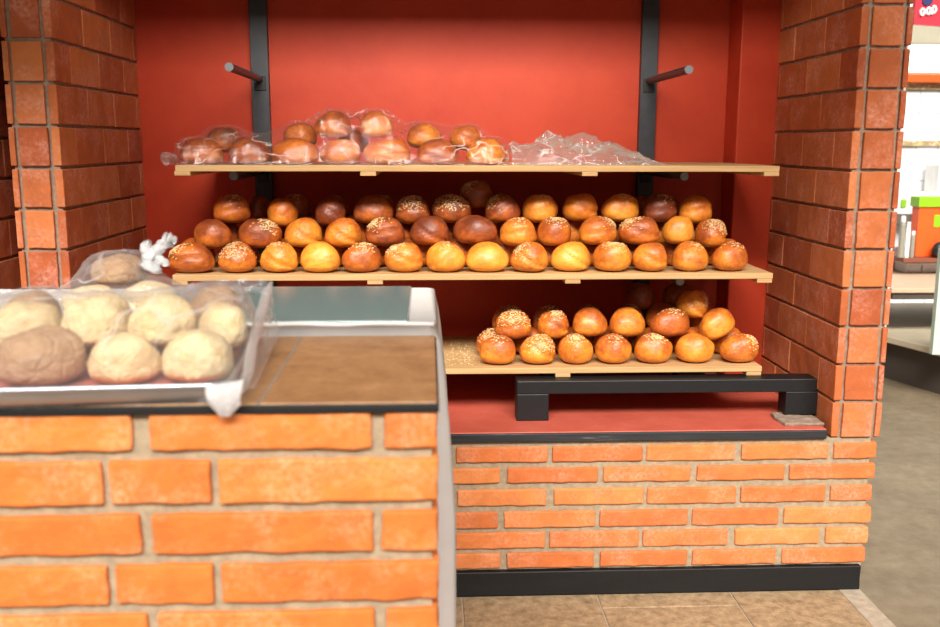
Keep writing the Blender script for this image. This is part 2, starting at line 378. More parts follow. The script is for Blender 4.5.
# brick pillars: square headers in front, slab bricks down the inner face, thin ends showing at the corners
PITCH_P = .1262
ZLIN = 2.56                    # underside of the lintel over the niche
def pillar(name, xin, xout, y1, ztop, z0, sgn):
    """xin: inner face, sgn +1 when the inner face looks to +x (left pillar)"""
    b = MB(); mor = MB()
    lo, hi = min(xin, xout), max(xin, xout)
    mor.box(lo+.009, hi-.009, D0+.009, y1, z0, ztop)
    r = 0; z = z0
    zs = []
    while z < ztop: zs.append(z); z += PITCH_P
    for r, z in enumerate(zs):
        za, zb = z+.005, z+PITCH_P-.005
        dj = random.uniform(-.002, .002)
        def slab(x0, x1, ya, yb):
            o = random.uniform(-.0015, .0015)
            b.rough(x0+o, x1+o, ya+.0, yb, za, zb, .05, .0011)
        strip = .026
        # inner-face slabs
        y = D0 - .001 + dj; first = (.13 if r % 2 else .262)
        a, c = (xin-strip, xin) if sgn > 0 else (xin, xin+strip)
        while y < y1-.02:
            ln = first; first = .262
            slab(a, c, y, min(y+ln, y1)); y += ln+.005
        # outer strip
        o2 = .018
        a, c = (xout, xout+o2) if sgn > 0 else (xout-o2, xout)
        y = D0 - .001; first = (.262 if r % 2 else .13)
        while y < y1-.02:
            ln = first; first = .262
            slab(a, c, y, min(y+ln, y1)); y += ln+.005
        # header
        h0, h1 = lo+(.026+.011 if sgn < 0 else .018+.011), hi-(.018+.011 if sgn < 0 else .026+.011)
        b.rough(h0+random.uniform(-.002, .002), h1+random.uniform(-.002, .002), D0-.002+random.uniform(-.001, .002), D0+.05, za, zb, .03, .0016)
    S(b.build(name, 'brick_pillar', None, .003, 2)); S(mor.build(name+'_mortar', 'mortar_dark'))
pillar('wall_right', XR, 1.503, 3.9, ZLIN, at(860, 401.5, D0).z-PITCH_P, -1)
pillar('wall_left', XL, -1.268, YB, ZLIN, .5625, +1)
ps = MB(); ps.rough(1.494, 1.513, D0+.035, 3.9, .9, 1.86, .09, .003); S(ps.build('trim_4', 'plaster'))
# courses under the pillar's first header, and the shaded neighbouring pillar at far left
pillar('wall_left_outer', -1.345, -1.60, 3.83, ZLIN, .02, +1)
ln = MB(); ln.box(XL-.02, XR+.02, D0+.002, D0+.17, 2.12, ZLIN); S(ln.build('wall_lintel', 'mortar')).name = 'trim_9'
# niche ceiling, unseen; run forward as an added canopy to shade the fronts
cl = MB(); cl.box(-2.6, 1.51, 1.72, 4.0, ZLIN+.001, 2.9); S(cl.build('ceiling', 'mortar'))

# ------------------------------------------------------------------ counter in the foreground
DC = 1.40
ZC = 1.134
XC = .013
cnt = empty('brick_counter', (-.5, DC, 0)); tag(cnt, 'orange brick counter with brown tile top in the foreground', 'counter')
inv = Vector((-.5, DC, 0))
def loc_mb(m): m.v = [v-inv for v in m.v]; return m
cb = MB()
crow = [(412, 449.5, [(-120, 131), (148, 371), (384, 437.5)]),
        (459.5, 502.5, [(-140, 101), (109.5, 210.5), (217.5, 437.5)]),
        (513, 552, [(-90, 140), (151, 373), (382, 437.5)]),
        (563.5, 601.5, [(-120, 108), (115, 213.5), (221, 437.5)]),
        (611.5, 650, [(-80, 147.5), (157, 375), (386, 437.5)])]
allrows = []
for y0, y1, br in crow:
    zt, zb = at(330, y0, DC).z, at(330, y1, DC).z
    allrows.append((zb, zt, [(at(a, (y0+y1)/2, DC).x, at(b, (y0+y1)/2, DC).x) for a, b in br]))
zb = allrows[-1][0]; i = 0
pitch = (allrows[0][1]-allrows[4][1])/4
while zb - pitch > .03:
    src = allrows[3 if i % 2 == 0 else 4]
    zt = zb - .014; zb = zt - (pitch-.014)
    allrows.append((zb, zt, src[2])); i += 1
for zb, zt, br in allrows:
    br = list(br); x = br[0][0]
    while x > -1.15: br.insert(0, (x-.34, x-.014)); x -= .34
    br = [(max(a, -1.2), XC if b > 0 else b) for a, b in br if b > -1.2]
    for a, b in br: cb.rough(a, b, DC, DC+.10, zb, zt, .022, .0022)
    # bricks along the counter's right side
    y = DC+.115
    while y < 1.88:
        cb.rough(XC-.1, XC, y, min(y+.25, 1.9), zb, zt, .03, .0022); y += .262
loc_mb(cb).build('brickwork', 'brick_counter', cnt, .004, 2)
m = MB(); m.box(-1.19, XC-.009, DC+.010, 1.9, .0, ZC-.016); loc_mb(m).build('mortar_core', 'mortar', cnt)
m = MB(); m.box(-1.2, XC+.003, DC-.004, 1.915, ZC-.016, ZC-.004); loc_mb(m).build('black_edge_band', 'edge_black', cnt, .002)
m = MB()
for a, b in ((-1.2, -.80), (-.796, -.530), (-.526, -.259), (-.255, XC)):
    m.box(a, b, DC, 1.912, ZC-.004, ZC)
loc_mb(m).build('tile_top', 'counter_tile', cnt, .002)
m = MB(); m.box(-1.2, XC-.001, DC+.001, 1.911, ZC-.004, ZC-.0008); loc_mb(m).build('tile_grout', 'grout', cnt)

# cloth-covered stand behind the counter
ZT = ZC+.018
def cloth():
    v = []; f = []
    X0, X1, Y0, Y1 = -1.15, .014, 1.93, 2.445
    per = []
    # rounded-rectangle perimeter
    def corner(cx_, cy_, a0):
        r = .025
        for i in range(5):
            t = a0 + PI/2*i/4; per.append((cx_+r*math.cos(t), cy_+r*math.sin(t), math.cos(t), math.sin(t)))
    def edge(xa, ya, xb, yb, nx, ny, n):
        for i in range(1, n): per.append((xa+(xb-xa)*i/n, ya+(yb-ya)*i/n, nx, ny))
    r = .025
    corner(X1-r, Y1-r, 0); edge(X1-r, Y1, X0+r, Y1, 0, 1, 50); corner(X0+r, Y1-r, PI/2); edge(X0, Y1-r, X0, Y0+r, -1, 0, 20)
    corner(X0+r, Y0+r, PI); edge(X0+r, Y0, X1-r, Y0, 0, -1, 50); corner(X1-r, Y0+r, 1.5*PI); edge(X1, Y0+r, X1, Y1-r, 1, 0, 24)
    n = len(per); NZ = 26
    for j in range(NZ+1):
        t = j/NZ; z = ZT - t*(ZT-.022)
        drop = min(1, t*5)
        for i, (x, y, nx, ny) in enumerate(per):
            fold = noise.noise(Vector((x*9, y*9, t*.6)))*.012*drop + noise.noise(Vector((x*40, y*40, t*1.2+4)))*.011*drop
            o = .004*min(1, t*20) + .028*min(1, t*2.6)**.8 + fold
            if ny < -.5 and x < -.03: o = min(o, .006) if t > .02 else 0
            v.append((x+nx*o, y+ny*o if not (ny < -.5) else y-min(.0, 0)+ny*min(o, .01), z - (0 if j else -.0)))
    for j in range(NZ):
        for i in range(n): f.append((j*n+i, j*n+(i+1) % n, (j+1)*n+(i+1) % n, (j+1)*n+i))
    f.append(tuple(range(n)))
    return v, f
v, f = cloth(); o = link('tablecloth', v, f, 'cloth', None, True)
o.modifiers.new('thick', 'SOLIDIFY').thickness = .003; o.modifiers['thick'].offset = -1
tag(o, 'white cloth draped to the floor over the stand behind the brick counter', 'tablecloth')
o = box_obj('glass_sheet', -.72, -.043, 1.942, 2.43, ZT+.001, ZT+.007, 'glass'); tag(o, 'flat grey-green glass sheet lying on the white cloth', 'glass sheet')
# a rolled hem along the front of the cloth
m = MB(); m.tube([(-1.1+i*.0278, 1.934+.001*math.sin(i*1.3), ZT+.001+.001*math.sin(i*.9)) for i in range(41)], .005, 10)
hem = m.build('hem_roll', 'cloth', o := bpy.data.objects['tablecloth'], smooth=True)

# ------------------------------------------------------------------ buns
def dome(seed, fold=0, nu=34, nv=20, low=.36, amp=.07, wid=1.0, freq=2.0, p=.82):
    """unit bun: width 1, depth 1, height 1 with its base at z = 0"""
    rnd = random.Random(seed); sd = Vector((rnd.uniform(-40, 40), rnd.uniform(-40, 40), rnd.uniform(-40, 40)))
    v = []; f = []
    fa = rnd.uniform(-.5, .5)
    for j in range(nv+1):
        t = -PI/2 + PI*j/nv
        cr = math.cos(t)**p if math.cos(t) > 1e-6 else 0; sr = math.sin(t)
        z = low + (sr*(1-low) if sr > 0 else -abs(sr)**.75*low)
        z = max(z, .0)
        for i in range(nu):
            a = 2*PI*i/nu
            q = Vector((math.cos(a)*cr, math.sin(a)*cr, z*1.2))
            d = noise.noise(q*freq*.6+sd)*amp*1.6 + noise.noise(q*freq*1.7+sd)*amp*.5
            r = .5*cr*(1+d)
            zz = z*(1+d*.6)
            if fold:
                # a tuck where the dough was folded over
                s = q.x*math.sin(fa) + (z-.50)*math.cos(fa) + .06*math.sin(3*q.x+seed)
                front = max(0, -math.sin(a))
                r *= 1 - fold*.16*math.exp(-(s/.055)**2)*front
                r *= 1 + fold*.04*math.exp(-((s-.13)/.10)**2)*front
            v.append((math.cos(a)*r, math.sin(a)*r, zz))
    for j in range(nv):
        for i in range(nu): f.append((j*nu+i, j*nu+(i+1) % nu, (j+1)*nu+(i+1) % nu, (j+1)*nu+i))
    return v, f
def seeds(dv, df, seed, n, cx_, cz_, spread):
    """sesame seeds lying on the crust: small pointed ovals"""
    rnd = random.Random(seed); v = []; f = []
    c = Vector((cx_, -.25, cz_)); cand = []
    for q in df:
        A_, B_, C_, D_ = (Vector(dv[i]) for i in q)
        if A_.z < .42: continue
        area = ((B_-A_).cross(D_-A_)).length
        for _ in range(max(1, int(area*2600*rnd.uniform(.5, 1.5)))):
            u_, v2_ = rnd.random(), rnd.random(); cand.append((A_*(1-u_)+B_*u_)*(1-v2_)+(D_*(1-u_)+C_*u_)*v2_)
    cand.sort(key=lambda p: (p-c).length + rnd.gauss(0, spread*.6))
    for p in cand[:n]:
        nrm = Vector((p.x, p.y, (p.z-.35)*1.1)).normalized()
        u = nrm.cross(Vector((rnd.uniform(-1, 1), rnd.uniform(-1, 1), rnd.uniform(-1, 1)))).normalized(); w = nrm.cross(u)
        p = p + nrm*.004
        sc_ = rnd.uniform(.7, 1.1); a, b, h = .036*sc_, .021*sc_, .014
        k0 = len(v)
        ring = [p+u*a, p+(u*.3+w)*b, p+(-u*.5+w*.9)*b, p-u*a*.8, p+(-u*.5-w*.9)*b, p+(u*.3-w)*b]
        v += ring + [p+nrm*h]
        f += [(k0+i, k0+(i+1) % 6, k0+6) for i in range(6)]
    return v, f
PROTO = []
for i, (fold, p) in enumerate(((0, .82), (1.1, .8), (.3, .76), (1.3, .84), (.7, .8), (0, .86), (.9, .74), (.2, .8))):
    dv, df = dome(100+i*7, fold, p=p)
    me = bpy.data.meshes.new('bun'); me.from_pydata(dv, [], df); me.materials.append(MAT['bun']); me.polygons.foreach_set('use_smooth', [True]*len(me.polygons))
    sm = {}
    for nm, (n, sx, sz, spd) in dict(few=(46, .05, .95, .35), left=(120, -.33, .85, .3), top=(130, .0, 1.0, .3), right=(120, .33, .85, .3), many=(230, 0, .75, .5)).items():
        sv, sf = seeds(dv, df, i*11+len(nm), n, sx, sz, spd)
        s_ = bpy.data.meshes.new('sesame_topping'); s_.from_pydata([tuple(q) for q in sv], [], sf); s_.materials.append(MAT['seed']); sm[nm] = s_
    PROTO.append((me, sm))
BUNS = []
def bun(cx_, y, z, w, d, h, tone, seed=None, kind=None, rx=0, ry=0, rz=None, label='', group=None):
    kk = random.randrange(len(PROTO)) if kind is None else kind
    me, sm = PROTO[kk]
    o = bpy.data.objects.new('bun', me); COL.objects.link(o)
    o.location = (cx_, y, z); o.scale = (w, d, h); o.rotation_euler = (rx, ry, random.uniform(-.35, .35) if rz is None else rz)
    o.color = (tone, random.random(), 0, 1)
    tag(o, label, 'bread bun', group)
    if seed:
        s_ = bpy.data.objects.new('sesame_topping', sm[seed]); COL.objects.link(s_); s_.parent = o; s_['kind'] = 'stuff'
    BUNS.append(o)
    return o
ORD = ['', 'first', 'second', 'third', 'fourth', 'fifth', 'sixth', 'seventh', 'eighth', 'ninth', 'tenth', 'eleventh', 'twelfth', 'thirteenth', 'fourteenth', 'fifteenth']
TN = [(.25, 'pale golden'), (.42, 'golden orange'), (.62, 'orange brown'), (.82, 'brown'), (9, 'dark brown')]
def tname(t): return next(n for lim, n in TN if t < lim)
SD = {None: 'plain', 'few': 'lightly seeded', 'left': 'left-seeded', 'right': 'right-seeded', 'top': 'seed-topped', 'many': 'thickly seeded'}
HB = .100
def tier(lst, y, zb, shelf, rowname, group, h=HB, dep=.113):
    for i, e in enumerate(lst):
        x0, x1, tone, sd = e[:4]; kw = e[4] if len(e) > 4 else {}
        kw = dict(kw); dz = kw.pop('dz', 0); dy = kw.pop('dy', 0); hh = kw.pop('h', h)
        zc_ = zb+dz
        c = at((x0+x1)/2, 250 if zb > .95 else 340, y+dy)
        # x is read on the ray at the bun's own height
        w = (x1-x0)/F*(y+dy)*.985
        dd = ray((x0+x1)/2, 313.5); 
        # solve for x at depth y+dy and height zc_+.05
        A = Vector((0, y+dy, zc_+.05-HC)); wv = A.dot(FW); px = ((x0+x1)/2-470)/F
        # A.x*(RT.x-px*FW.x) = px*(FW.y*Y+FW.z*Z) - (RT.y*Y+RT.z*Z)
        xw = (px*(FW.y*A.y+FW.z*A.z) - (RT.y*A.y+RT.z*A.z))/(RT.x-px*FW.x)
        lab = '%s %s bun, %s from left, %s, %s shelf' % (tname(tone), SD[sd], ORD[i+1], rowname, shelf)
        bun(xw, y+dy, zc_, w, dep, hh, tone, sd, label=lab, group=group, **kw)
def xat(px, y, z):
    A = Vector((0, y, z-HC)); p_ = (px-470)/F
    return (p_*(FW.y*A.y+FW.z*A.z) - (RT.y*A.y+RT.z*A.z))/(RT.x-p_*FW.x)

ZM, ZU, ZL = 1.090, 1.450, .765
YF = 3.232
G = 'sesame buns piled on the middle shelf'
tier([(169.5, 215, .66, 'left'), (219, 257, .62, 'many'), (259, 298.5, .28, 'few'), (299.5, 340, .10, None), (342, 382, .66, 'top'), (384.5, 424, .38, 'left'), (425, 464, .25, 'few'),
      (464.5, 508, .18, None), (509, 547, .42, 'left'), (550, 591, .14, None), (591.5, 631.5, .36, 'top'), (632.5, 668, .40, None), (670, 709, .42, 'few'), (710, 748, .55, 'few')],
     YF, ZM, 'middle', 'bottom row', G)
tier([(194, 232, .70, None), (237, 281, .74, 'right'), (285, 322.5, .26, None), (324, 361, .42, None), (364, 403.5, .84, 'left'), (409, 449, .86, None), (452, 497, .84, None),
      (498, 535, .30, 'few'), (536.5, 571.5, .58, 'top'), (577, 616, .42, 'right'), (618, 660, .60, 'left'), (662, 693.5, .24, None), (696, 726, .60, 'many')],
     YF+.066, ZM+.071, 'middle', 'second row up', G)
tier([(212.5, 249, .58, 'few'), (267, 298, .50, None), (316, 346.5, .90, None), (353.5, 394, .74, None), (396, 430, .78, 'many'), (433, 472, .86, 'many'), (484, 519, .82, 'left'),
      (521.5, 558, .36, 'few'), (563, 598.5, .46, None), (601, 640, .34, 'few'), (643, 677, .95, 'few'), (678.5, 712.5, .38, None)],
     YF+.134, ZM+.142, 'middle', 'third row up', G)
tier([(246, 271, .78, None), (281, 311, .72, 'few'), (322, 350, .66, None), (367, 396, .62, 'few'), (630, 656, .8, None), (655, 682, .7, None)],
     YF+.262, ZM+.142, 'middle', 'dim rearmost row', G)
tier([(462, 496, .72, 'left')], YF+.20, ZM+.190, 'middle', 'topmost place', G)
BUNS[-1]['label'] = 'orange brown seeded bun alone on the very top of the middle shelf pile'
def hidden(x0, x1, n, y, z, label, group):
    for i in range(n):
        p_ = x0+(x1-x0)*i/(n-1); bun(xat(p_, y, z+.05), y, z,   .130, .112, HB, random.uniform(.4, .8), None, label=label, group=group)
hidden(196, 722, 13, YF+.130, ZM, 'bun in the bottom layer almost hidden behind the front row on the middle shelf', 'buns hidden behind the front row of the middle shelf')
hidden(221, 700, 12, YF+.197, ZM+.071, 'bun almost hidden behind the second row up on the middle shelf', 'buns hidden inside the middle shelf pile')

G2 = 'sesame buns piled on the lower shelf'
tier([(479, 517, .52, 'few'), (519, 557.5, .34, 'many'), (558, 594, .44, 'top'), (595, 632, .42, 'few'), (634, 673, .50, 'top'), (675, 714.5, .34, None), (719, 759.5, .48, 'right')],
     YF+.002, ZL, 'lower', 'bottom row', G2)
tier([(494, 532, .54, 'many'), (537, 569, .52, 'top'), (570.5, 607, .46, None), (607.5, 645.5, .40, None), (648, 690, .68, 'few'), (702, 740, .40, None, dict(ry=-.45, dz=.01))],
     YF+.068, ZL+.071, 'lower', 'second row up', G2)
tier([(674, 707, .34, 'right', dict(ry=.22, dz=-.02))], YF+.137, ZL+.150, 'lower', 'third row up', G2)
BUNS[-1]['label'] = 'golden orange bun tipped on its side atop the right of the lower shelf pile'
tier([(476, 508, .60, 'many'), (514, 551, .6, None), (555, 590, .55, None), (594, 630, .55, None), (634, 670, .5, None), (672, 708, .5, None), (710, 744, .5, None)],
     YF+.130, ZL, 'lower', 'bottom layer behind the front row', G2)
tier([(492, 528, .7, 'few'), (532, 566, .74, 'few'), (572, 606, .74, 'few'), (612, 645, .70, 'few'), (646, 680, .62, None), (688, 716, .46, 'few')],
     YF+.197, ZL+.071, 'lower', 'shaded layer behind the second row', G2)
tier([(626, 656, .85, None), (662, 696, .8, None)], YF+.262, ZL+.142, 'lower', 'dark top layer at the back', G2)

# settle the piles: push apart any two buns whose rounded bodies touch
def settle(objs, floor, it=90):
    P_ = [Vector(o.location)+Vector((0, 0, o.scale.z*.42)) for o in objs]; H_ = [o.scale.copy() for o in objs]
    for _ in range(it):
        for i in range(len(objs)):
            for j in range(i):
                d = P_[i]-P_[j]; s_ = (H_[i]+H_[j])*.5*1.035
                q = Vector((d.x/s_.x, d.y/s_.y, d.z/s_.z)); l_ = q.length
                if l_ < 1:
                    g_ = Vector((q.x/s_.x*.3, q.y/s_.y, q.z/s_.z)); g_ = g_/(g_.length+1e-9)
                    m_ = (1-l_)*min(s_)*.5
                    P_[i] += g_*m_*.6; P_[j] -= g_*m_*.6
        for i, o in enumerate(objs):
            P_[i].z = max(P_[i].z, floor+o.scale.z*.42+.0008)
            P_[i].y = max(P_[i].y, 3.158+o.scale.y*.5-.02)
    for o, p in zip(objs, P_): o.location = p-Vector((0, 0, o.scale.z*.42))
from mathutils.bvhtree import BVHTree
def separate(objs, floor, it=100, step=.0022, ymin=3.13):
    def tree(o):
        mm = Matrix.Translation(o.location) @ o.rotation_euler.to_matrix().to_4x4() @ Matrix.Diagonal((*o.scale, 1))
        vs_ = [mm @ q.co for q in o.data.vertices]; zmin = min(q.z for q in vs_)
        if zmin < floor+.0006:
            o.location.z += floor+.0006-zmin; vs_ = [q+Vector((0, 0, floor+.0006-zmin)) for q in vs_]
        return BVHTree.FromPolygons(vs_, [tuple(q.vertices) for q in o.data.polygons])
    T_ = [tree(o) for o in objs]; left = 0
    for k_ in range(it):
        mv = [Vector() for _ in objs]; left = 0
        for i in range(len(objs)):
            for j in range(i):
                d = objs[i].location-objs[j].location
                if d.length > .19: continue
                if T_[i].overlap(T_[j]):
                    left += 1
                    g_ = Vector((d.x*.45, d.y, d.z*1.2)).normalized()*step
                    mv[i] += g_; mv[j] -= g_
        if not left: break
        for i, o in enumerate(objs):
            if mv[i].length > 0:
                if mv[i].length > .005: mv[i] = mv[i].normalized()*.005
                o.location += mv[i]; o.location.y = max(o.location.y, ymin)
                T_[i] = tree(o)
    print('SEPARATE left', left, 'after', k_+1)
settle([o for o in BUNS if .95 < o.location.z < 1.4], ZM)
settle([o for o in BUNS if o.location.z < .96], ZL)
separate([o for o in BUNS if .95 < o.location.z < 1.4], ZM, ymin=3.205)
separate([o for o in BUNS if o.location.z < .96], ZL, ymin=3.205)

# ---- boards, uprights, beam
def board(x0, x1, z, bats, label, name='shelf_board', y0=3.158, y1=3.79):
    t = empty(name, (0, 0, 0)); tag(t, label, 'shelf', 'pale wooden bread boards')
    m = MB(); m.rough(x0, x1, y0, y1 if z > .9 else y1-.06, z-.020, z, .09, .0008); m.build('board', 'wood', t, .002)
    for bx in bats:
        m = MB(); m.box(bx-.026, bx+.026, y0+.001, y1-.005, z-.034, z-.0195); m.build('batten', 'wood', t, .002)
    return t
def bx(px, py): return at(px, py, 3.16).x
board(bx(172.5, 275), bx(773, 271), ZM, [bx(179.5, 277), bx(375, 277), bx(573, 275), bx(765, 274)], 'pale wooden board forming the middle shelf under the big bun pile')
board(bx(175, 165), bx(780, 162), ZU, [bx(182, 168), bx(368, 168), bx(590, 167), bx(772, 167)], 'pale wooden board forming the upper shelf under the bagged buns')
board(-.88, bx(762, 367), ZL, [-.85, bx(375, 370), bx(563, 370), bx(754, 370)], 'pale wooden board forming the lower shelf resting on the black beam')
# loose crumbs at the empty end of the lower board
m = MB()
for i in range(160):
    px_ = random.gauss(463, 9); x = xat(px_, 3.35, ZL); y = random.uniform(3.2, 3.6); s = random.uniform(.0012, .003)
    if x > .2 or x < -.2: continue
    m.add([(x-s, y, ZL+.0003), (x, y-s, ZL+.0003), (x+s, y, ZL+.0003), (x, y+s, ZL+.0003), (x, y, ZL+s)], [(0, 1, 4), (1, 2, 4), (2, 3, 4), (3, 0, 4), (3, 2, 1, 0)])
tag(m.build('crumbs', 'crumbs'), 'scattered sesame crumbs on the empty end of the lower shelf', 'crumbs', kind='stuff')

def upright(xa, xb, label):
    t = empty('shelf_upright', ((xa+xb)/2, YB, LEDGE)); tag(t, label, 'shelf upright', 'black steel uprights on the red wall')
    xc = (xb-xa)/2
    m = MB(); m.box(-xc, xc, -.035, -.0005, 0, 2.0); m.build('post', 'steel', t, .002)
    for z in (ZM-.0365, ZU-.0365, 1.765, 2.12):
        zz = z-LEDGE
        m = MB(); m.tube([(0, -.036, zz), (0, -.61, zz)], .0138, 18); o = m.build('peg', 'steel', t)
        c = MB(); c.tube([(0, -.61, zz), (0, -.614, zz)], .0142, 18); c.build('end_cap', 'peg_end', o)
        c = MB(); c.box(-.022, .022, -.040, -.0345, zz-.045, zz+.009); c.build('collar', 'black', o, .002)
MAT['peg_end'] = simple('peg_end_steel', (120, 124, 130), .5, metal=.2)
upright(-.677, -.61, 'black steel upright with projecting pegs on the left of the red wall')
upright(.838, .903, 'black steel upright with projecting pegs on the right of the red wall')

BT = ZL-.0345
t = empty('steel_beam_stand', (.8, 3.13, LEDGE)); tag(t, 'low black steel beam on short legs under the lower shelf', 'stand')
def lb(m, o): m.v = [v-Vector(o.location) for v in m.v]; return m
xl = at(517, 380, 3.11).x; zbt = at(517, 394.5, 3.11).z
m = MB(); m.box(xl, XR-.006, 3.11, 3.19, zbt, BT); lb(m, t).build('beam', 'black', t, .003)
m = MB(); m.box(xl+.12, 1.10, 3.56, 3.64, zbt, BT); lb(m, t).build('beam', 'black', t, .003)
for x0, x1 in ((xl, at(549, 400, 3.11).x), (at(786, 400, 3.11).x, at(818, 400, 3.11).x)):
    for ya in (3.112, 3.565):
        if ya > 3.5: x0, x1 = (x0+.14, x1+.14) if x0 < 1 else (x0-.26, x1-.26)
        zf = LEDGE+.0005 + (.012 if x0 > 1 and ya < 3.3 else 0)
        m = MB(); m.box(x0, x1, ya, ya+.072, zf, zbt); lb(m, t).build('leg', 'black', t, .003)
# lower board, left end stands on a short trestle hidden behind the counter side
t = empty('steel_beam_stand', (-.7, 3.13, LEDGE)); tag(t, 'second black steel stand under the lower shelf, behind the cloth-covered stand', 'stand')
m = MB(); m.box(-.86, -.5, 3.2, 3.28, zbt, BT); lb(m, t).build('beam', 'black', t, .003)
m = MB(); m.box(-.72, -.64, 3.2, 3.28, LEDGE+.0005, zbt); lb(m, t).build('leg', 'black', t, .003)

# ------------------------------------------------------------------ film sheets
def sheet(X0, X1, Y0, Y1, nx, ny, blobs, z0, relax=14, infl=.012, wr=.004, edge=None, seed=1, extra=None, wfreq=14, objs=None, frame=(0, 0, 0, 0), dil=3):
    """clear film lying over bread: tent-like upper sheet as a grid of (x, y, z)"""
    xs_ = np.linspace(X0, X1, nx); ys_ = np.linspace(Y0, Y1, ny); GX, GY = np.meshgrid(xs_, ys_)
    env = np.full_like(GX, z0)
    for (cx_, cy_, zb_, a, b, h) in blobs:
        q = 1-((GX-cx_)/(a+infl))**2-((GY-cy_)/(b+infl))**2
        zc_ = zb_+h*.36
        env = np.maximum(env, np.where(q > 0, zc_+(h*.64+infl*.6)*np.sqrt(np.maximum(q, 0)), z0))
    if objs is not None:
        env = np.full_like(GX, z0); inv_ = Matrix.Rotation(-frame[2], 4, 'Z') @ Matrix.Translation((-frame[0], -frame[1], -frame[3]))
        hx, hy = (X1-X0)/(nx-1), (Y1-Y0)/(ny-1); top = np.full((ny, nx), z0)
        for ob in objs:
            mm = inv_ @ (Matrix.Translation(ob.location) @ ob.rotation_euler.to_matrix().to_4x4() @ Matrix.Diagonal((*ob.scale, 1)))
            vs_ = np.array([tuple(mm @ q.co) for q in ob.data.vertices])
            ii = np.rint((vs_[:, 0]-X0)/hx).astype(int); jj = np.rint((vs_[:, 1]-Y0)/hy).astype(int)
            ok = (ii >= 0) & (ii < nx) & (jj >= 0) & (jj < ny)
            np.maximum.at(top, (jj[ok], ii[ok]), vs_[ok, 2]+.004)
        for _ in range(dil):                      # film keeps clear of the crust
            q = np.pad(top, 1, mode='edge')
            top = np.max([q[a_:a_+ny, b_:b_+nx] for a_ in range(3) for b_ in range(3)], axis=0)
        env = np.maximum(env, top)
    z = env.copy()
    for _ in range(relax):
        p_ = np.pad(z, 1, mode='edge'); bl = (p_[:-2, 1:-1]+p_[2:, 1:-1]+p_[1:-1, :-2]+p_[1:-1, 2:])/4
        z = np.maximum(env, bl)
        z[0, :] = z[-1, :] = z0; z[:, 0] = z[:, -1] = z0
    W = np.zeros_like(z)
    for j in range(ny):
        for i in range(nx):
            p_ = Vector((GX[j, i]*wfreq, GY[j, i]*wfreq, seed*3.1))
            W[j, i] = abs(noise.noise(p_)) + .5*abs(noise.noise(p_*2.3+Vector((5, 1, 2)))) + .25*noise.noise(p_*5)
    lift = np.clip((z-z0)/.03, 0, 1)*.8+.2
    lift[0, :] = lift[-1, :] = lift[:, 0] = lift[:, -1] = 0
    z = z+W*wr*lift
    if extra is not None: z = extra(GX, GY, z)
    v = [(GX[j, i], GY[j, i], z[j, i]) for j in range(ny) for i in range(nx)]
    f = [(j*nx+i, j*nx+i+1, (j+1)*nx+i+1, (j+1)*nx+i) for j in range(ny-1) for i in range(nx-1)]
    return v, f

# upper shelf: bagged buns
YU = 3.24
def bagged(items, group):
    for (x0, x1, dy, dz, tone, lab) in items:
        y = YU+dy; z = ZU+.002+dz
        bun(xat((x0+x1)/2, y, z+.04), y, z, (x1-x0)/F*y*.98, .118, .086, tone, None, label=lab, group=group)
GU = 'buns inside the clear bag on the upper shelf'
bagged([(181, 224, 0, 0, .62, 'brown bun in the bag at the left end of the upper shelf'),
        (226, 268, 0, 0, .74, 'flattish brown bun, second from left in the bagged front row of the upper shelf'),
        (272, 317, 0, 0, .56, 'orange brown bun, third from left in the bagged front row of the upper shelf'),
        (320, 361, 0, 0, .58, 'orange brown bun, fourth from left in the bagged front row of the upper shelf'),
        (364, 412, 0, 0, .50, 'broad orange bun under glinting film, fifth from left in the bagged front row'),
        (415, 457, 0, 0, .72, 'brown bun under creased film, sixth from left in the bagged front row'),
        (464, 504, 0, 0, .36, 'shiny golden orange bun at the right end of the bagged row'),
        (315, 351, .01, .0875, .66, 'left one of the two highest buns inside the upper shelf bag'),
        (359, 392, .01, .0875, .52, 'right one of the two highest buns inside the upper shelf bag'),
        (203, 240, .085, .022, .8, 'dim bun behind the leftmost bagged bun of the upper shelf'),
        (283, 316, .09, .035, .62, 'brown bagged bun raised behind the third one, left of the twin peaks'),
        (408, 443, .085, .036, .48, 'golden bagged bun in the raised row with bright glints on its film'),
        (452, 484, .085, .034, .52, 'bagged bun raised behind the shiny bun at the bag\'s right end'),
        (336, 368, .115, .03, .7, 'dim bagged bun wedged low behind the two highest ones')], GU)
def bag(name, X0, X1, Y0, Y1, nx, ny, objs, mat, label, seed, extra=None, relax=16, wr=.007, group=None):
    v, f = sheet(X0, X1, Y0, Y1, nx, ny, [], ZU+.0015, relax=relax, wr=wr, seed=seed, extra=extra, objs=objs)
    o = link(name, v, f, mat, None, True); tag(o, label, 'plastic bag', group)
    return o
xa = at(171, 165, 3.17).x; xm = at(352, 160, 3.2).x; xe = at(510, 160, 3.2).x; xz = at(668, 160, 3.2).x
def droop(GX, GY, z):
    # the film's loose left end hangs a little over the end of the board
    t = np.clip((xa+.035-GX)/.035, 0, 1); return z-.0*t
UB = [o for o in BUNS if o.location.z > 1.4]
for q in UB: q.location.y = max(q.location.y, 3.158+.10)
separate(UB, ZU, ymin=3.258)
bag_o = bag('clear_plastic_bag', xa-.004, xe, 3.164, 3.52, 220, 72, UB, 'film', 'long clear plastic bag of buns lying on the upper shelf', 2, None, relax=700)
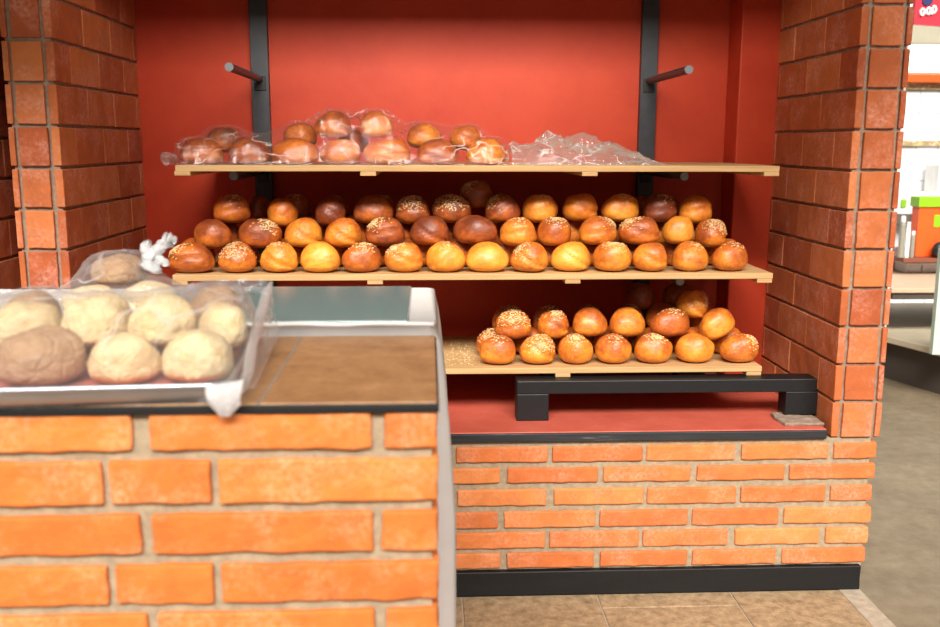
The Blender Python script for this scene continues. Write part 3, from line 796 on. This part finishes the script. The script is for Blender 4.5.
# crumpled empty bag, tapering to the right
def crumple(GX, GY, z):
    out = z.copy()
    for j in range(z.shape[0]):
        for i in range(z.shape[1]):
            x, y = GX[j, i], GY[j, i]
            u = (x-(xe-.05))/(xz-xe+.05); v_ = (y-3.17)/.27
            pxx = 500+168*u
            env_ = max(0, math.sin(PI*min(1, max(0, v_))))**.45*float(np.interp(pxx, [500, 506, 516, 526, 540, 548, 556, 564, 570, 578, 590, 604, 620, 640, 656, 668], [.095, .11, .085, .07, .075, .10, .118, .112, .09, .105, .112, .10, .075, .048, .02, .0]))
            sx = x*10+.35*noise.noise(Vector((x*9, y*9, 1))); yy = (y-3.3)/(.25+max(0, 1-u))
            r = 1-1.7*abs(noise.noise(Vector((sx*.8, yy*9, 3)))) - .55*abs(noise.noise(Vector((sx*2.1, yy*20, 6))))
            out[j, i] = ZU+.0015 + max(0, env_*(.42+.62*max(0, r)) + .006*noise.noise(Vector((x*30, y*30, 9)))*min(1, env_*30))
    return out
o = bag('crumpled_plastic_bag', xe+.004, xz, 3.168, 3.44, 130, 60, [], 'film_crumple', 'empty crumpled clear bag tapering to the right on the upper shelf', 8, crumple)
# twist of spare film bunched at the left end of the left bag
m = MB()
m.tube([(xa-.016, 3.172, ZU+.012), (xa-.024, 3.21, ZU+.022), (xa-.02, 3.25, ZU+.018), (xa-.018, 3.30, ZU+.02)], [.012, .02, .018, .012], 14)
v_ = [v+noise.noise_vector(v*60)*.006 for v in m.v]; m.v = v_
o = m.build('gathered_end', 'film_crumple', bag_o, smooth=True)

# ------------------------------------------------------------------ tray of sweet bread on the counter
RZ = math.radians(3.6)
ca, sa = math.cos(RZ), math.sin(RZ)
TX, TY = -.298, 1.394          # front right corner of the rim
TWd, TDp = .66, .46
ZB = ZC+.003
tray = empty('baking_tray', (TX, TY, ZB), RZ); tag(tray, 'shallow aluminium baking tray on the left end of the counter', 'tray')
def rrect(x0, x1, y0, y1, r, n=6):
    p_ = []
    for cx_, cy_, a0 in ((x1-r, y1-r, 0), (x0+r, y1-r, PI/2), (x0+r, y0+r, PI), (x1-r, y0+r, 1.5*PI)):
        for i in range(n+1): t = a0+PI/2*i/n; p_.append((cx_+r*math.cos(t), cy_+r*math.sin(t)))
    return p_
def loft(rings):
    n = len(rings[0]); v = [p for r in rings for p in r]
    return v, [(j*n+i, j*n+(i+1) % n, (j+1)*n+(i+1) % n, (j+1)*n+i) for j in range(len(rings)-1) for i in range(n)]
R = []
for off, z, in ((.022, 0), (.010, .004), (.006, .020), (.003, .0265)):
    R.append([(x, y, z) for x, y in rrect(-TWd+off, -off, off, TDp-off, .03)])
v, f = loft(R); f.append(tuple(range(len(R[0])-1, -1, -1)))
o = link('pan', v, f, 'alu', tray, True); q = o.modifiers.new('thick', 'SOLIDIFY'); q.thickness = .0015; q.offset = 1
m = MB(); pr = rrect(-TWd+.002, -.002, .002, TDp-.002, .032); m.tube([(x, y, .0265) for x, y in pr+pr[:1]], .005, 10, False); m.build('rolled_rim', 'alu', tray, smooth=True)
def T(x, y, z=0): return Vector((TX+ca*x-sa*y, TY+sa*x+ca*y, z))
def Tinv(p): d = Vector((p.x-TX, p.y-TY)); return (ca*d.x+sa*d.y, -sa*d.x+ca*d.y)
m = MB(); nx, ny = 30, 20; vv = []; ff = []
for j in range(ny+1):
    for i in range(nx+1):
        x = -TWd+.03+(TWd-.06)*i/nx; y = .028+(TDp-.056)*j/ny
        vv.append((x, y, .0028+.0008*noise.noise(Vector((x*14, y*14, 1)))+.0008))
ff = [(j*(nx+1)+i, j*(nx+1)+i+1, (j+1)*(nx+1)+i+1, (j+1)*(nx+1)+i) for j in range(ny) for i in range(nx)]
o = link('tray_liner', vv, ff, 'liner', None, True, (TX, TY, ZB)); o.rotation_euler = (0, 0, RZ)
q = o.modifiers.new('thick', 'SOLIDIFY'); q.thickness = .0006; q.offset = 1
tag(o, 'reddish paper liner under the sweet breads in the baking tray', 'paper liner')

BREADM = {}
for nm, sd in (('cream_bread', 5), ('brown_bread', 9)):
    for i in range(3):
        dv, df = dome(300+sd*13+i*5, 0, 40, 24, .30, .085, freq=2.6, p=.74)
        me = bpy.data.meshes.new('sweet_bread'); me.from_pydata(dv, [], df); me.materials.append(MAT[nm]); me.polygons.foreach_set('use_smooth', [True]*len(me.polygons))
        BREADM[(nm, i)] = me
TB = []; TBO = []; KBO = []
def bread(px0, px1, y, z, h, d, mat, i, label, group, rx=0, ry=0, rz=0, lst=TB):
    w = (px1-px0)/F*y*.97; x = xat((px0+px1)/2, y, z+h*.5)
    o = bpy.data.objects.new('sweet_bread', BREADM[(mat, i)]); COL.objects.link(o)
    o.location = (x, y, z); o.scale = (w, d, h); o.rotation_euler = (rx, ry, rz); tag(o, label, 'sweet bread', group)
    lst.append((x, y, z, w/2, d/2, h)); (TBO if lst is TB else KBO).append(o); return o
ZR = ZB+.0055
GT = 'sweet breads piled in the baking tray'
bread(-2, 86, 1.506, ZR, .090, .112, 'brown_bread', 0, 'brown crackled sweet bread at the front left of the tray', GT, rz=.3)
bread(88, 161, 1.514, ZR, .078, .108, 'cream_bread', 0, 'pale cream sweet bread in the middle of the tray\'s front row', GT, rz=-.4)
bread(163, 233, 1.522, ZR, .080, .106, 'cream_bread', 1, 'pale cream sweet bread at the front right corner of the tray', GT, rz=.8)
bread(-85, -6, 1.504, ZR, .08, .108, 'cream_bread', 2, 'cream sweet bread at the left frame edge beside the brown one', GT)
bread(-6, 62, 1.602, ZR+.040, .074, .108, 'cream_bread', 2, 'cream sweet bread on top of the brown one at the left', GT, rz=1.0)
bread(62, 126, 1.606, ZR+.040, .082, .108, 'cream_bread', 1, 'cream sweet bread, the left of two big ones in the raised middle row', GT, rz=2.2)
bread(127, 199, 1.612, ZR+.040, .082, .110, 'cream_bread', 0, 'big cream sweet bread, centre of the raised middle row', GT, rz=1.4)
bread(199, 247, 1.622, ZR+.034, .072, .10, 'cream_bread', 2, 'cream sweet bread at the right end of the raised middle row', GT, rz=.5)
for a, b in ((2, 76), (80, 150), (156, 226)):
    bread(a, b, 1.640, ZR, .038, .10, 'cream_bread', 1, 'sweet bread in the bottom layer buried under the raised middle row of the tray', 'buried sweet breads in the tray')
for a, b in ((18, 90), (96, 168), (182, 246)):
    bread(a, b, 1.752, ZR, .038, .10, 'brown_bread', 1, 'sweet bread in the bottom layer buried at the back of the tray', 'buried sweet breads at the back of the tray')
bread(6, 62, 1.724, ZR+.040, .074, .10, 'brown_bread', 2, 'brown sweet bread at the back left of the tray', GT, rz=.7)
bread(190, 244, 1.734, ZR+.040, .082, .10, 'brown_bread', 1, 'brown sweet bread at the back right of the tray', GT, rz=.2)
bread(78, 130, 1.724, ZR+.040, .068, .10, 'cream_bread', 0, 'cream sweet bread at the back of the tray, left of its centre', GT, rz=.9)
bread(133, 186, 1.728, ZR+.040, .068, .10, 'cream_bread', 1, 'cream sweet bread at the back of the tray, right of its centre', GT, rz=2.9)

# clear bag pulled over the tray
separate(TBO, ZR-.001, 60, .0018, ymin=1.40)
tb_loc = []
for (x, y, z, a, b, h) in TB:
    lx, ly = Tinv(Vector((x, y))); tb_loc.append((lx, ly, z-ZB, a, b, h))
def tray_extra(GX, GY, z):
    # the film's open back end stands up behind the bread instead of falling to the rim
    t = np.clip((GY-.30)/(TDp-.30), 0, 1)
    s = np.clip((.012-GX)/.09, 0, 1)
    want = .108+.012*np.sin(GX*9)+.006*np.sin(GX*31)
    z = np.where(t > 0, np.maximum(z, z*(1-t)+want*t*s**.5), z)
    return z
v, f = sheet(-TWd-.01, .014, -.006, TDp-.02, 150, 100, tb_loc, .034, objs=TBO, frame=(TX, TY, RZ, ZB), relax=500, infl=.008, wr=.006, seed=3, extra=tray_extra, wfreq=11)
o = link('clear_tray_bag', v, f, 'film_tray', None, True, (TX, TY, ZB)); o.rotation_euler = (0, 0, RZ)
tag(o, 'big clear plastic bag pulled over the tray of sweet breads', 'plastic bag')
# skirt of the bag below the rim, front and right
vv = []; ff = []; pts = []
for i in range(61): pts.append((-TWd-.01+(TWd+.024)*i/60, -.008))
for i in range(1, 36): pts.append((.015, -.008+(TDp-.03)*i/35))
for k_ in range(5):
    for (x, y) in pts:
        n_ = noise.noise(Vector((x*30, y*30, k_*.5)))*.004*min(1, k_)
        dx = .002*k_/4 if x > .01 else 0
        vv.append((x+n_*(1 if x > .01 else 0)+dx, y-abs(n_)*(1 if y < 0 else 0), .031-.030*k_/4))
n_ = len(pts)
ff = [(k_*n_+i, k_*n_+i+1, (k_+1)*n_+i+1, (k_+1)*n_+i) for k_ in range(4) for i in range(n_-1)]
link('bag_skirt', vv, ff, 'film_tray', o, True)
# thick gathered fold up the bag's right side, and its stiff standing end
m = MB()
P = [at(241, 398, 1.408), at(247, 372, 1.47), at(252, 345, 1.58), at(260, 315, 1.72), at(267, 292, 1.83), at(271, 283, 1.87)]
P = [Vector((p.x, p.y, max(p.z, ZC+.02))) for p in P]
m.tube(P, [.006, .008, .009, .009, .009, .004], 12); m.v = [v+noise.noise_vector(v*45)*.004 for v in m.v]
tr_i = Matrix.Rotation(-RZ, 4, 'Z') @ Matrix.Translation((-TX, -TY, -ZB))
def to_tray(m): m.v = [tr_i @ v for v in m.v]; return m
to_tray(m).build('gathered_side_fold', 'film_edge', o, smooth=True)
vv = []; ff = []
for i in range(21):
    for j in range(13):
        u, w = i/20, j/12
        a = P[0].lerp(P[-1], u); 
        base = Vector((TX+.034-u*.026, TY+.02+u*.42, ZC+.02))
        top = P[min(5, int(u*5))].lerp(P[min(5, int(u*5)+1)], u*5-int(u*5))
        p = base.lerp(top, w) + noise.noise_vector(Vector((u*6, w*4, 2)))*.008*w
        vv.append(tr_i @ p)
ff = [(i*13+j, i*13+j+1, (i+1)*13+j+1, (i+1)*13+j) for i in range(20) for j in range(12)]
link('side_flap', vv, ff, 'film_tray', o, True)
# the bag's open mouth: a doubled, stiffer hem standing up along the back
vv = []
hp = [(-60, 291, 1.83), (0, 289.5, 1.84), (60, 288, 1.845), (120, 287, 1.85), (190, 284, 1.86), (225, 280, 1.865), (250, 279.5, 1.87), (272, 282, 1.87)]
for i in range(71):
    t = i/70*7; k_ = min(6, int(t)); w_ = t-k_
    q = [hp[k_][c]*(1-w_)+hp[k_+1][c]*w_ for c in range(3)]
    tp = at(q[0], q[1], q[2]); 
    for j in range(5):
        vv.append(tr_i @ (tp+Vector((0, .004*math.sin(j*2+i*.8), -.0065*j))+noise.noise_vector(Vector((i*.35, j*.4, 7)))*.004))
link('open_mouth', vv, [(i*5+j, i*5+j+1, (i+1)*5+j+1, (i+1)*5+j) for i in range(70) for j in range(4)], 'film_edge', o, True)
# white twisted corner hanging over the counter's front edge
vv = []; ff = []
na, nb = 22, 14
for i in range(na+1):
    for j in range(nb+1):
        u, w = i/na, j/nb
        p = Vector((at(206+38*u, 392, 1.378).x, 1.379-.010*math.sin(PI*w)-.004*w, 0))
        ztop = at(225, 386-6*u, 1.377).z; zbot = at(225, 405+12*min(1, u*3.2)*min(1, max(0, (1.02-u)*2.6)), 1.372).z
        p.z = ztop+(zbot-ztop)*w; p.x += (-.005*w*(u-.5)*2)
        p.y += -.006*abs(noise.noise(Vector((u*7, w*7, 5))))
        vv.append(tr_i @ p)
ff = [(i*(nb+1)+j, i*(nb+1)+j+1, (i+1)*(nb+1)+j+1, (i+1)*(nb+1)+j) for i in range(na) for j in range(nb)]
link('twisted_corner', vv, ff, 'film_white', o, True)

# knotted bag of bread behind the tray
KB = []
yk = 2.12; zk = ZT+.010
GK = 'breads in the knotted bag'
bread(62, 118, yk-.06, zk, .055, .12, 'cream_bread', 1, 'pale cream bread low at the left inside the knotted clear bag', GK, lst=KB)
bread(122, 178, yk-.05, zk, .06, .12, 'cream_bread', 2, 'pale cream bread below the knot inside the clear bag', GK, lst=KB)
bread(92, 146, yk+.02, zk+.048, .066, .12, 'brown_bread', 0, 'brownish bread on top inside the knotted clear bag', GK, lst=KB, rz=.5)
separate(KBO, zk, 60, .0018, ymin=1.0)
kx = sum(b[0] for b in KB)/3
kb = [(x-kx, y-yk, z-zk+.002, a, b, h) for x, y, z, a, b, h in KB]
v, f = sheet(-.15, .16, -.17, .17, 70, 60, kb, .001, objs=KBO, frame=(kx, yk, 0, zk-.002), relax=400, infl=.012, wr=.008, seed=6)
o = link('knotted_plastic_bag', v, f, 'film_tray', None, True, (kx, yk, zk-.002)); tag(o, 'tied clear bag of bread with a white knot, behind the tray', 'plastic bag')
v2 = [(a, b, .0005) for a, b in ((-.15, -.17), (.16, -.17), (.16, .17), (-.15, .17))]; link('bag_underside', v2, [(0, 1, 2, 3)], 'film_tray', o)
kc = at(149, 258, yk-.02)-Vector((kx, yk, zk-.002))
m = MB()
def strand(p0, p1, p2, r0, r1, r2):
    pts_ = [];rr = []
    for i in range(13):
        t = i/12; pts_.append(p0*(1-t)**2+p1*2*t*(1-t)+p2*t*t); rr.append(r0*(1-t)**2+r1*2*t*(1-t)+r2*t*t)
    m.tube(pts_, rr, 14)
K = lambda px, py, dy=0: at(px, py, yk-.02+dy)-Vector((kx, yk, zk-.002))
strand(K(150, 268), K(152, 264), K(150, 258), .026, .020, .014)
strand(K(148, 262), K(150, 255), K(153, 258), .010, .022, .014)
strand(K(150, 257), K(144, 247), K(148, 240), .012, .014, .007)
strand(K(153, 256), K(161, 244), K(170, 240), .012, .012, .016)
strand(K(170, 240), K(176, 240), K(171, 246), .016, .008, .003)
strand(K(153, 258), K(162, 258), K(166, 266), .010, .012, .006)
m.v = [v+noise.noise_vector(v*70)*.007+noise.noise_vector(v*170)*.003 for v in m.v]
m.build('knot', 'film_white', o, smooth=True)

# ------------------------------------------------------------------ shop behind, at right
S(box_obj('wall_right_rear', 1.6, 9, 8.5, 8.65, 0, 3.6, 'wall_tile', bevel=0))
t1, t2 = at(913, 82, 8.48).z, at(913, 89, 8.48).z
def bgbox(name, px0, px1, py0, py1, y0, y1, mat, label=None, cat=None, parent=None, bev=.004, kind=None):
    a = at(px0, py1, y0); b = at(px1, py0, y0)
    o = box_obj(name, a.x, b.x, y0, y1, a.z, b.z, mat, parent, bev)
    if label: tag(o, label, cat)
    if kind: tag(o, kind=kind)
    return o
S(bgbox('trim_5', 890, 1050, 82, 89.5, 8.47, 8.5, 'border')); S(bgbox('trim_6', 890, 1050, 141, 146, 8.47, 8.5, 'border'))
S(bgbox('trim_7', 890, 1050, 75, 82, 8.40, 8.5, 'orange'))
S(bgbox('wall_right_soffit', 890, 1050, 18, 43, 8.3, 8.5, 'soffit'))
mw, nt, b = new_mat('daylight_panel'); b.inputs['Base Color'].default_value = (.9, .9, .9, 1); b.inputs['Emission Color'].default_value = (1, 1, 1, 1); b.inputs['Emission Strength'].default_value = 1.7; MAT['daylight'] = mw
S(bgbox('window_1', 890, 1050, 43, 72, 8.42, 8.5, 'daylight'))
o = bgbox('beam_ledge', 890, 1050, 71, 76, 8.44, 8.5, 'beige'); S(o); o.name = 'trim_8'
# red sign, with white lettering and a dark round emblem
sg = empty('red_shop_sign', at(930, 10, 6.4)); tag(sg, 'red hanging sign with white lettering and a dark round emblem', 'sign')
def lcl(m, o): m.v = [v-Vector(o.location) for v in m.v]; return m
a = at(914, 24, 6.4); b_ = at(1000, -30, 6.4)
m = MB(); m.add([(a.x, 6.4, a.z), (b_.x, 6.4, b_.z-.38), (b_.x, 6.4, b_.z), (a.x, 6.4, b_.z), (a.x, 6.44, a.z), (b_.x, 6.44, b_.z-.38), (b_.x, 6.44, b_.z), (a.x, 6.44, b_.z)],
                [(0, 1, 2, 3), (7, 6, 5, 4), (0, 4, 5, 1), (1, 5, 6, 2), (2, 6, 7, 3), (3, 7, 4, 0)])
lcl(m, sg).build('board', 'banner_red', sg)
m = MB(); c = at(927.5, 0, 6.395); m.tube([(c.x, 6.399, c.z), (c.x, 6.39, c.z)], .036, 24); lcl(m, sg).build('emblem', 'navy', sg)
def letter_ring(px, py, rx, ry, gap=False, stem=0):
    mm = MB(); c = at(px, py, 6.392); n = 20; pts_ = []
    for i in range(n+1):
        t = 2*PI*i/n; pts_.append((c.x+rx*math.cos(t), 6.392, c.z+ry*math.sin(t)))
    mm.tube(pts_, .0085, 8)
    if stem: mm.tube([(c.x-rx, 6.392, c.z+ry*.4), (c.x-rx, 6.392, c.z-ry-stem)], .0085, 8)
    return mm
for px_, py_, st in ((922.5, 12, 0), (928.5, 11, 0), (934, 9.5, .012)):
    lcl(letter_ring(px_, py_, .013, .020, stem=st), sg).build('letter', 'white', sg)
# two-level display
ZDk, ZTb = .30, .62
de = empty('display_deck', (3.6, 6.2, 0)); tag(de, 'low beige display deck standing on the grey shop floor', 'display deck')
m = MB(); m.add([(2.9, 6.10, ZDk-.04), (3.22, 5.08, ZDk-.04), (4.6, 5.08, ZDk-.04), (4.6, 7.2, ZDk-.04), (2.9, 7.2, ZDk-.04)] + [(2.9, 6.10, ZDk), (3.22, 5.08, ZDk), (4.6, 5.08, ZDk), (4.6, 7.2, ZDk), (2.9, 7.2, ZDk)],
      [(4, 3, 2, 1, 0), (5, 6, 7, 8, 9)]+[(i, (i+1) % 5, 5+(i+1) % 5, 5+i) for i in range(5)])
lcl(m, de).build('top', 'beige_pale', de, .004)
m = MB(); m.add([(2.97, 6.16, 0), (3.29, 5.16, 0), (4.5, 5.16, 0), (4.5, 7.1, 0), (2.97, 7.1, 0)] + [(2.97, 6.16, ZDk-.041), (3.29, 5.16, ZDk-.041), (4.5, 5.16, ZDk-.041), (4.5, 7.1, ZDk-.041), (2.97, 7.1, ZDk-.041)],
      [(4, 3, 2, 1, 0), (5, 6, 7, 8, 9)]+[(i, (i+1) % 5, 5+(i+1) % 5, 5+i) for i in range(5)])
lcl(m, de).build('plinth', 'deck_edge', de)
tb = empty('shop_table', (3.6, 6.5, ZDk)); tag(tb, 'beige table standing on the low deck with boxes on it', 'table')
m = MB(); m.box(2.95, 4.6, 5.86, 7.2, ZTb-.03, ZTb); lcl(m, tb).build('tabletop', 'beige', tb, .004)
m = MB(); m.box(2.97, 4.58, 5.88, 7.18, ZTb-.075, ZTb-.031); lcl(m, tb).build('apron', 'deck_edge', tb)
for x in (3.06, 4.48):
    for y in (6.75, 7.1):
        m = MB(); m.box(x-.03, x+.03, y-.03, y+.03, ZDk+.001, ZTb-.075); lcl(m, tb).build('leg', 'deck_edge', tb)
# shelf with the orange display box
sh = empty('counter_shelf', at(930, 258, 6.5)); tag(sh, 'brown-edged shelf carrying the orange display box', 'shelf')
a = at(898, 257, 6.5); a2 = at(905, 265, 6.5)
m = MB(); m.box(a.x, 4.7, 6.42, 7.15, a.z-.03, a.z); lcl(m, sh).build('shelf_top', 'brown_edge', sh, .003)
m = MB(); m.box(a.x+.05, 4.65, 6.85, 7.1, ZTb+.001, a.z-.031); lcl(m, sh).build('support', 'beige', sh)
zs_ = a.z+.001
def standing(name, px0, px1, py0, y0, y1, z0, mat, parent=None):
    p0, p1 = at(px0, py0, y0), at(px1, py0, y0)
    m = MB(); m.box(p0.x, p1.x, y0, y1, z0, p0.z)
    if parent: lcl(m, parent)
    return m.build(name, mat, parent, .004)
ob = empty('display_box', at(935, 255, 6.55)); tag(ob, 'orange display box with green rim on the brown-edged shelf', 'box')
standing('body', 919.5, 985, 206, 6.5, 6.6, zs_, 'orange', ob)
p0, p1 = at(918.5, 207, 6.49), at(986, 197, 6.49); m = MB(); m.box(p0.x, p1.x, 6.485, 6.61, p0.z, p1.z); lcl(m, ob).build('rim', 'green', ob, .003)
p0, p1 = at(934, 227, 6.49), at(985, 215, 6.49); m = MB(); m.box(p0.x, p1.x, 6.494, 6.499, p0.z, p1.z); lcl(m, ob).build('label_panel', 'green', ob)
# black rounded pot hanging lid before the box
c = at(940, 243, 6.46)
dv, df = dome(77, 0, 20, 12, .45, .03)
o = link('black_bag', [(x*.13, y*.1, z*.115) for x, y, z in dv], df, 'black_ball', None, True, (c.x, 6.435, zs_)); 
tag(o, 'round black bundle in front of the orange display box', 'bundle')
for i, (px0, px1, top, mat, lab) in enumerate(((901, 906.5, 216, 'jar', 'tall grey jar at the left end of the brown-edged shelf'), (906.8, 911.3, 222, 'white', 'short white jar between the grey jar and the orange box'), (911.7, 915.7, 231, 'jar', 'small grey jar right beside the orange box'))):
    y = 6.47; p0, p1 = at(px0, top, y), at(px1, top, y); r = (p1.x-p0.x)/2; cx_ = (p0.x+p1.x)/2
    t = empty('jar', (cx_, y, zs_)); tag(t, lab, 'jar')
    h = p0.z-zs_
    m = MB(); m.tube([(0, 0, 0), (0, 0, h*.78), (0, 0, h*.86)], [r, r, r*.75], 18); m.build('body', mat, t, smooth=False)
    m = MB(); m.tube([(0, 0, h*.861), (0, 0, h)], r*.8, 18); m.build('lid', 'white', t)
for px0, px1, lab in ((907, 922, 'flat white carton on the beige table, left of its twin'), (923, 942, 'flat white carton on the beige table, right of its twin')):
    p0, p1 = at(px0, 261, 6.6), at(px1, 261, 6.6)
    t = empty('carton', ((p0.x+p1.x)/2, 6.68, ZTb+.001)); tag(t, lab, 'carton', 'white cartons on the beige table')
    w = (p1.x-p0.x)/2
    m = MB(); m.box(-w, w, -.08, .1, 0, .05); m.build('tray', 'white', t, .003)
    m = MB(); m.box(-w-.003, w+.003, -.083, .103, .0505, .068); m.build('lid', 'white', t, .003)
# pale green panel at the frame edge, and white shelf board with its green price strip
p0, p1 = at(934.5, 330, 5.35), at(990, 249, 5.35)
o = box_obj('pale_green_panel', p0.x, p1.x, 5.35, 5.39, ZDk+.001, p1.z, 'pale_green'); tag(o, 'upright pale green panel standing on the low deck at the frame edge', 'panel')
ws = empty('wall_shelf', at(920, 205, 8.3)); tag(ws, 'white wall shelf with a green price tag on the tiled wall', 'shelf')
p0, p1 = at(895, 214, 8.2), at(1040, 193, 8.2)
m = MB(); m.box(p0.x, p1.x, 8.2, 8.5, p0.z, p1.z); lcl(m, ws).build('board', 'white', ws, .004)
p0, p1 = at(901, 207, 8.19), at(906.5, 199.5, 8.19)
m = MB(); m.box(p0.x, p1.x, 8.185, 8.199, p0.z, p1.z); lcl(m, ws).build('price_tag', 'green', ws)
p0, p1 = at(935, 193, 8.25), at(1000, 165, 8.25)
o = box_obj('white_box', p0.x, p1.x, 8.22, 8.45, p0.z+.001, p1.z, 'white'); tag(o, 'white box standing on the white wall shelf', 'box')

# ------------------------------------------------------------------ light
w = bpy.data.worlds.new('world'); scn.world = w; w.use_nodes = True
bg = w.node_tree.nodes['Background']; bg.inputs[0].default_value = (1.0, .97, .93, 1); bg.inputs[1].default_value = 1.0
wn = w.node_tree; tcw = N(wn, 'ShaderNodeTexCoord'); sw = N(wn, 'ShaderNodeSeparateXYZ'); L(wn, tcw.outputs['Generated'], sw.inputs[0])
L(wn, ramp(wn, sw.outputs[2], [(0, (.08, .077, .073, 1)), (.18, (.15, .145, .14, 1)), (.5, (.27, .265, .26, 1)), (1, (.36, .36, .37, 1))]), bg.inputs[0])
# assumed lamp, unseen, added to wash the red wall above the top shelf
ll = bpy.data.lights.new('added_wall_light', 'AREA'); ll.shape = 'RECTANGLE'; ll.size = 1.5; ll.size_y = .26; ll.energy = 12; ll.color = (1, .93, .84); ll.spread = math.radians(72)
llo = bpy.data.objects.new('added_wall_light', ll); COL.objects.link(llo); llo.location = (.1, 1.9, 2.40)
llo.rotation_euler = (Vector((0, 1.93, -.66))).to_track_quat('-Z', 'Y').to_euler()
# bright hazy band of sky, high in front: three soft suns side by side
for dx_, e_ in ((.42, 2.0), (.05, 2.0), (-.30, 2.0)):
    sd = bpy.data.lights.new('sky_sun', 'SUN'); sd.energy = e_; sd.angle = math.radians(17); sd.color = (1, .965, .91)
    so = bpy.data.objects.new('sky_sun', sd); COL.objects.link(so)
    so.rotation_euler = Vector((dx_, 1, -.84)).to_track_quat('-Z', 'Y').to_euler()
sl = bpy.data.lights.new('added_shop_light', 'AREA'); sl.shape = 'RECTANGLE'; sl.size = 2.5; sl.size_y = 1.5; sl.energy = 20; sl.color = (1, .98, .95)  # unseen light added to brighten the shop at right
slo = bpy.data.objects.new('added_shop_light', sl); COL.objects.link(slo); slo.location = (3.9, 4.6, 3.2)
scn.view_settings.view_transform = 'Standard'; scn.view_settings.look = 'None'; scn.view_settings.exposure = 0.2; scn.view_settings.gamma = 1
scn.view_settings.use_curve_mapping = False
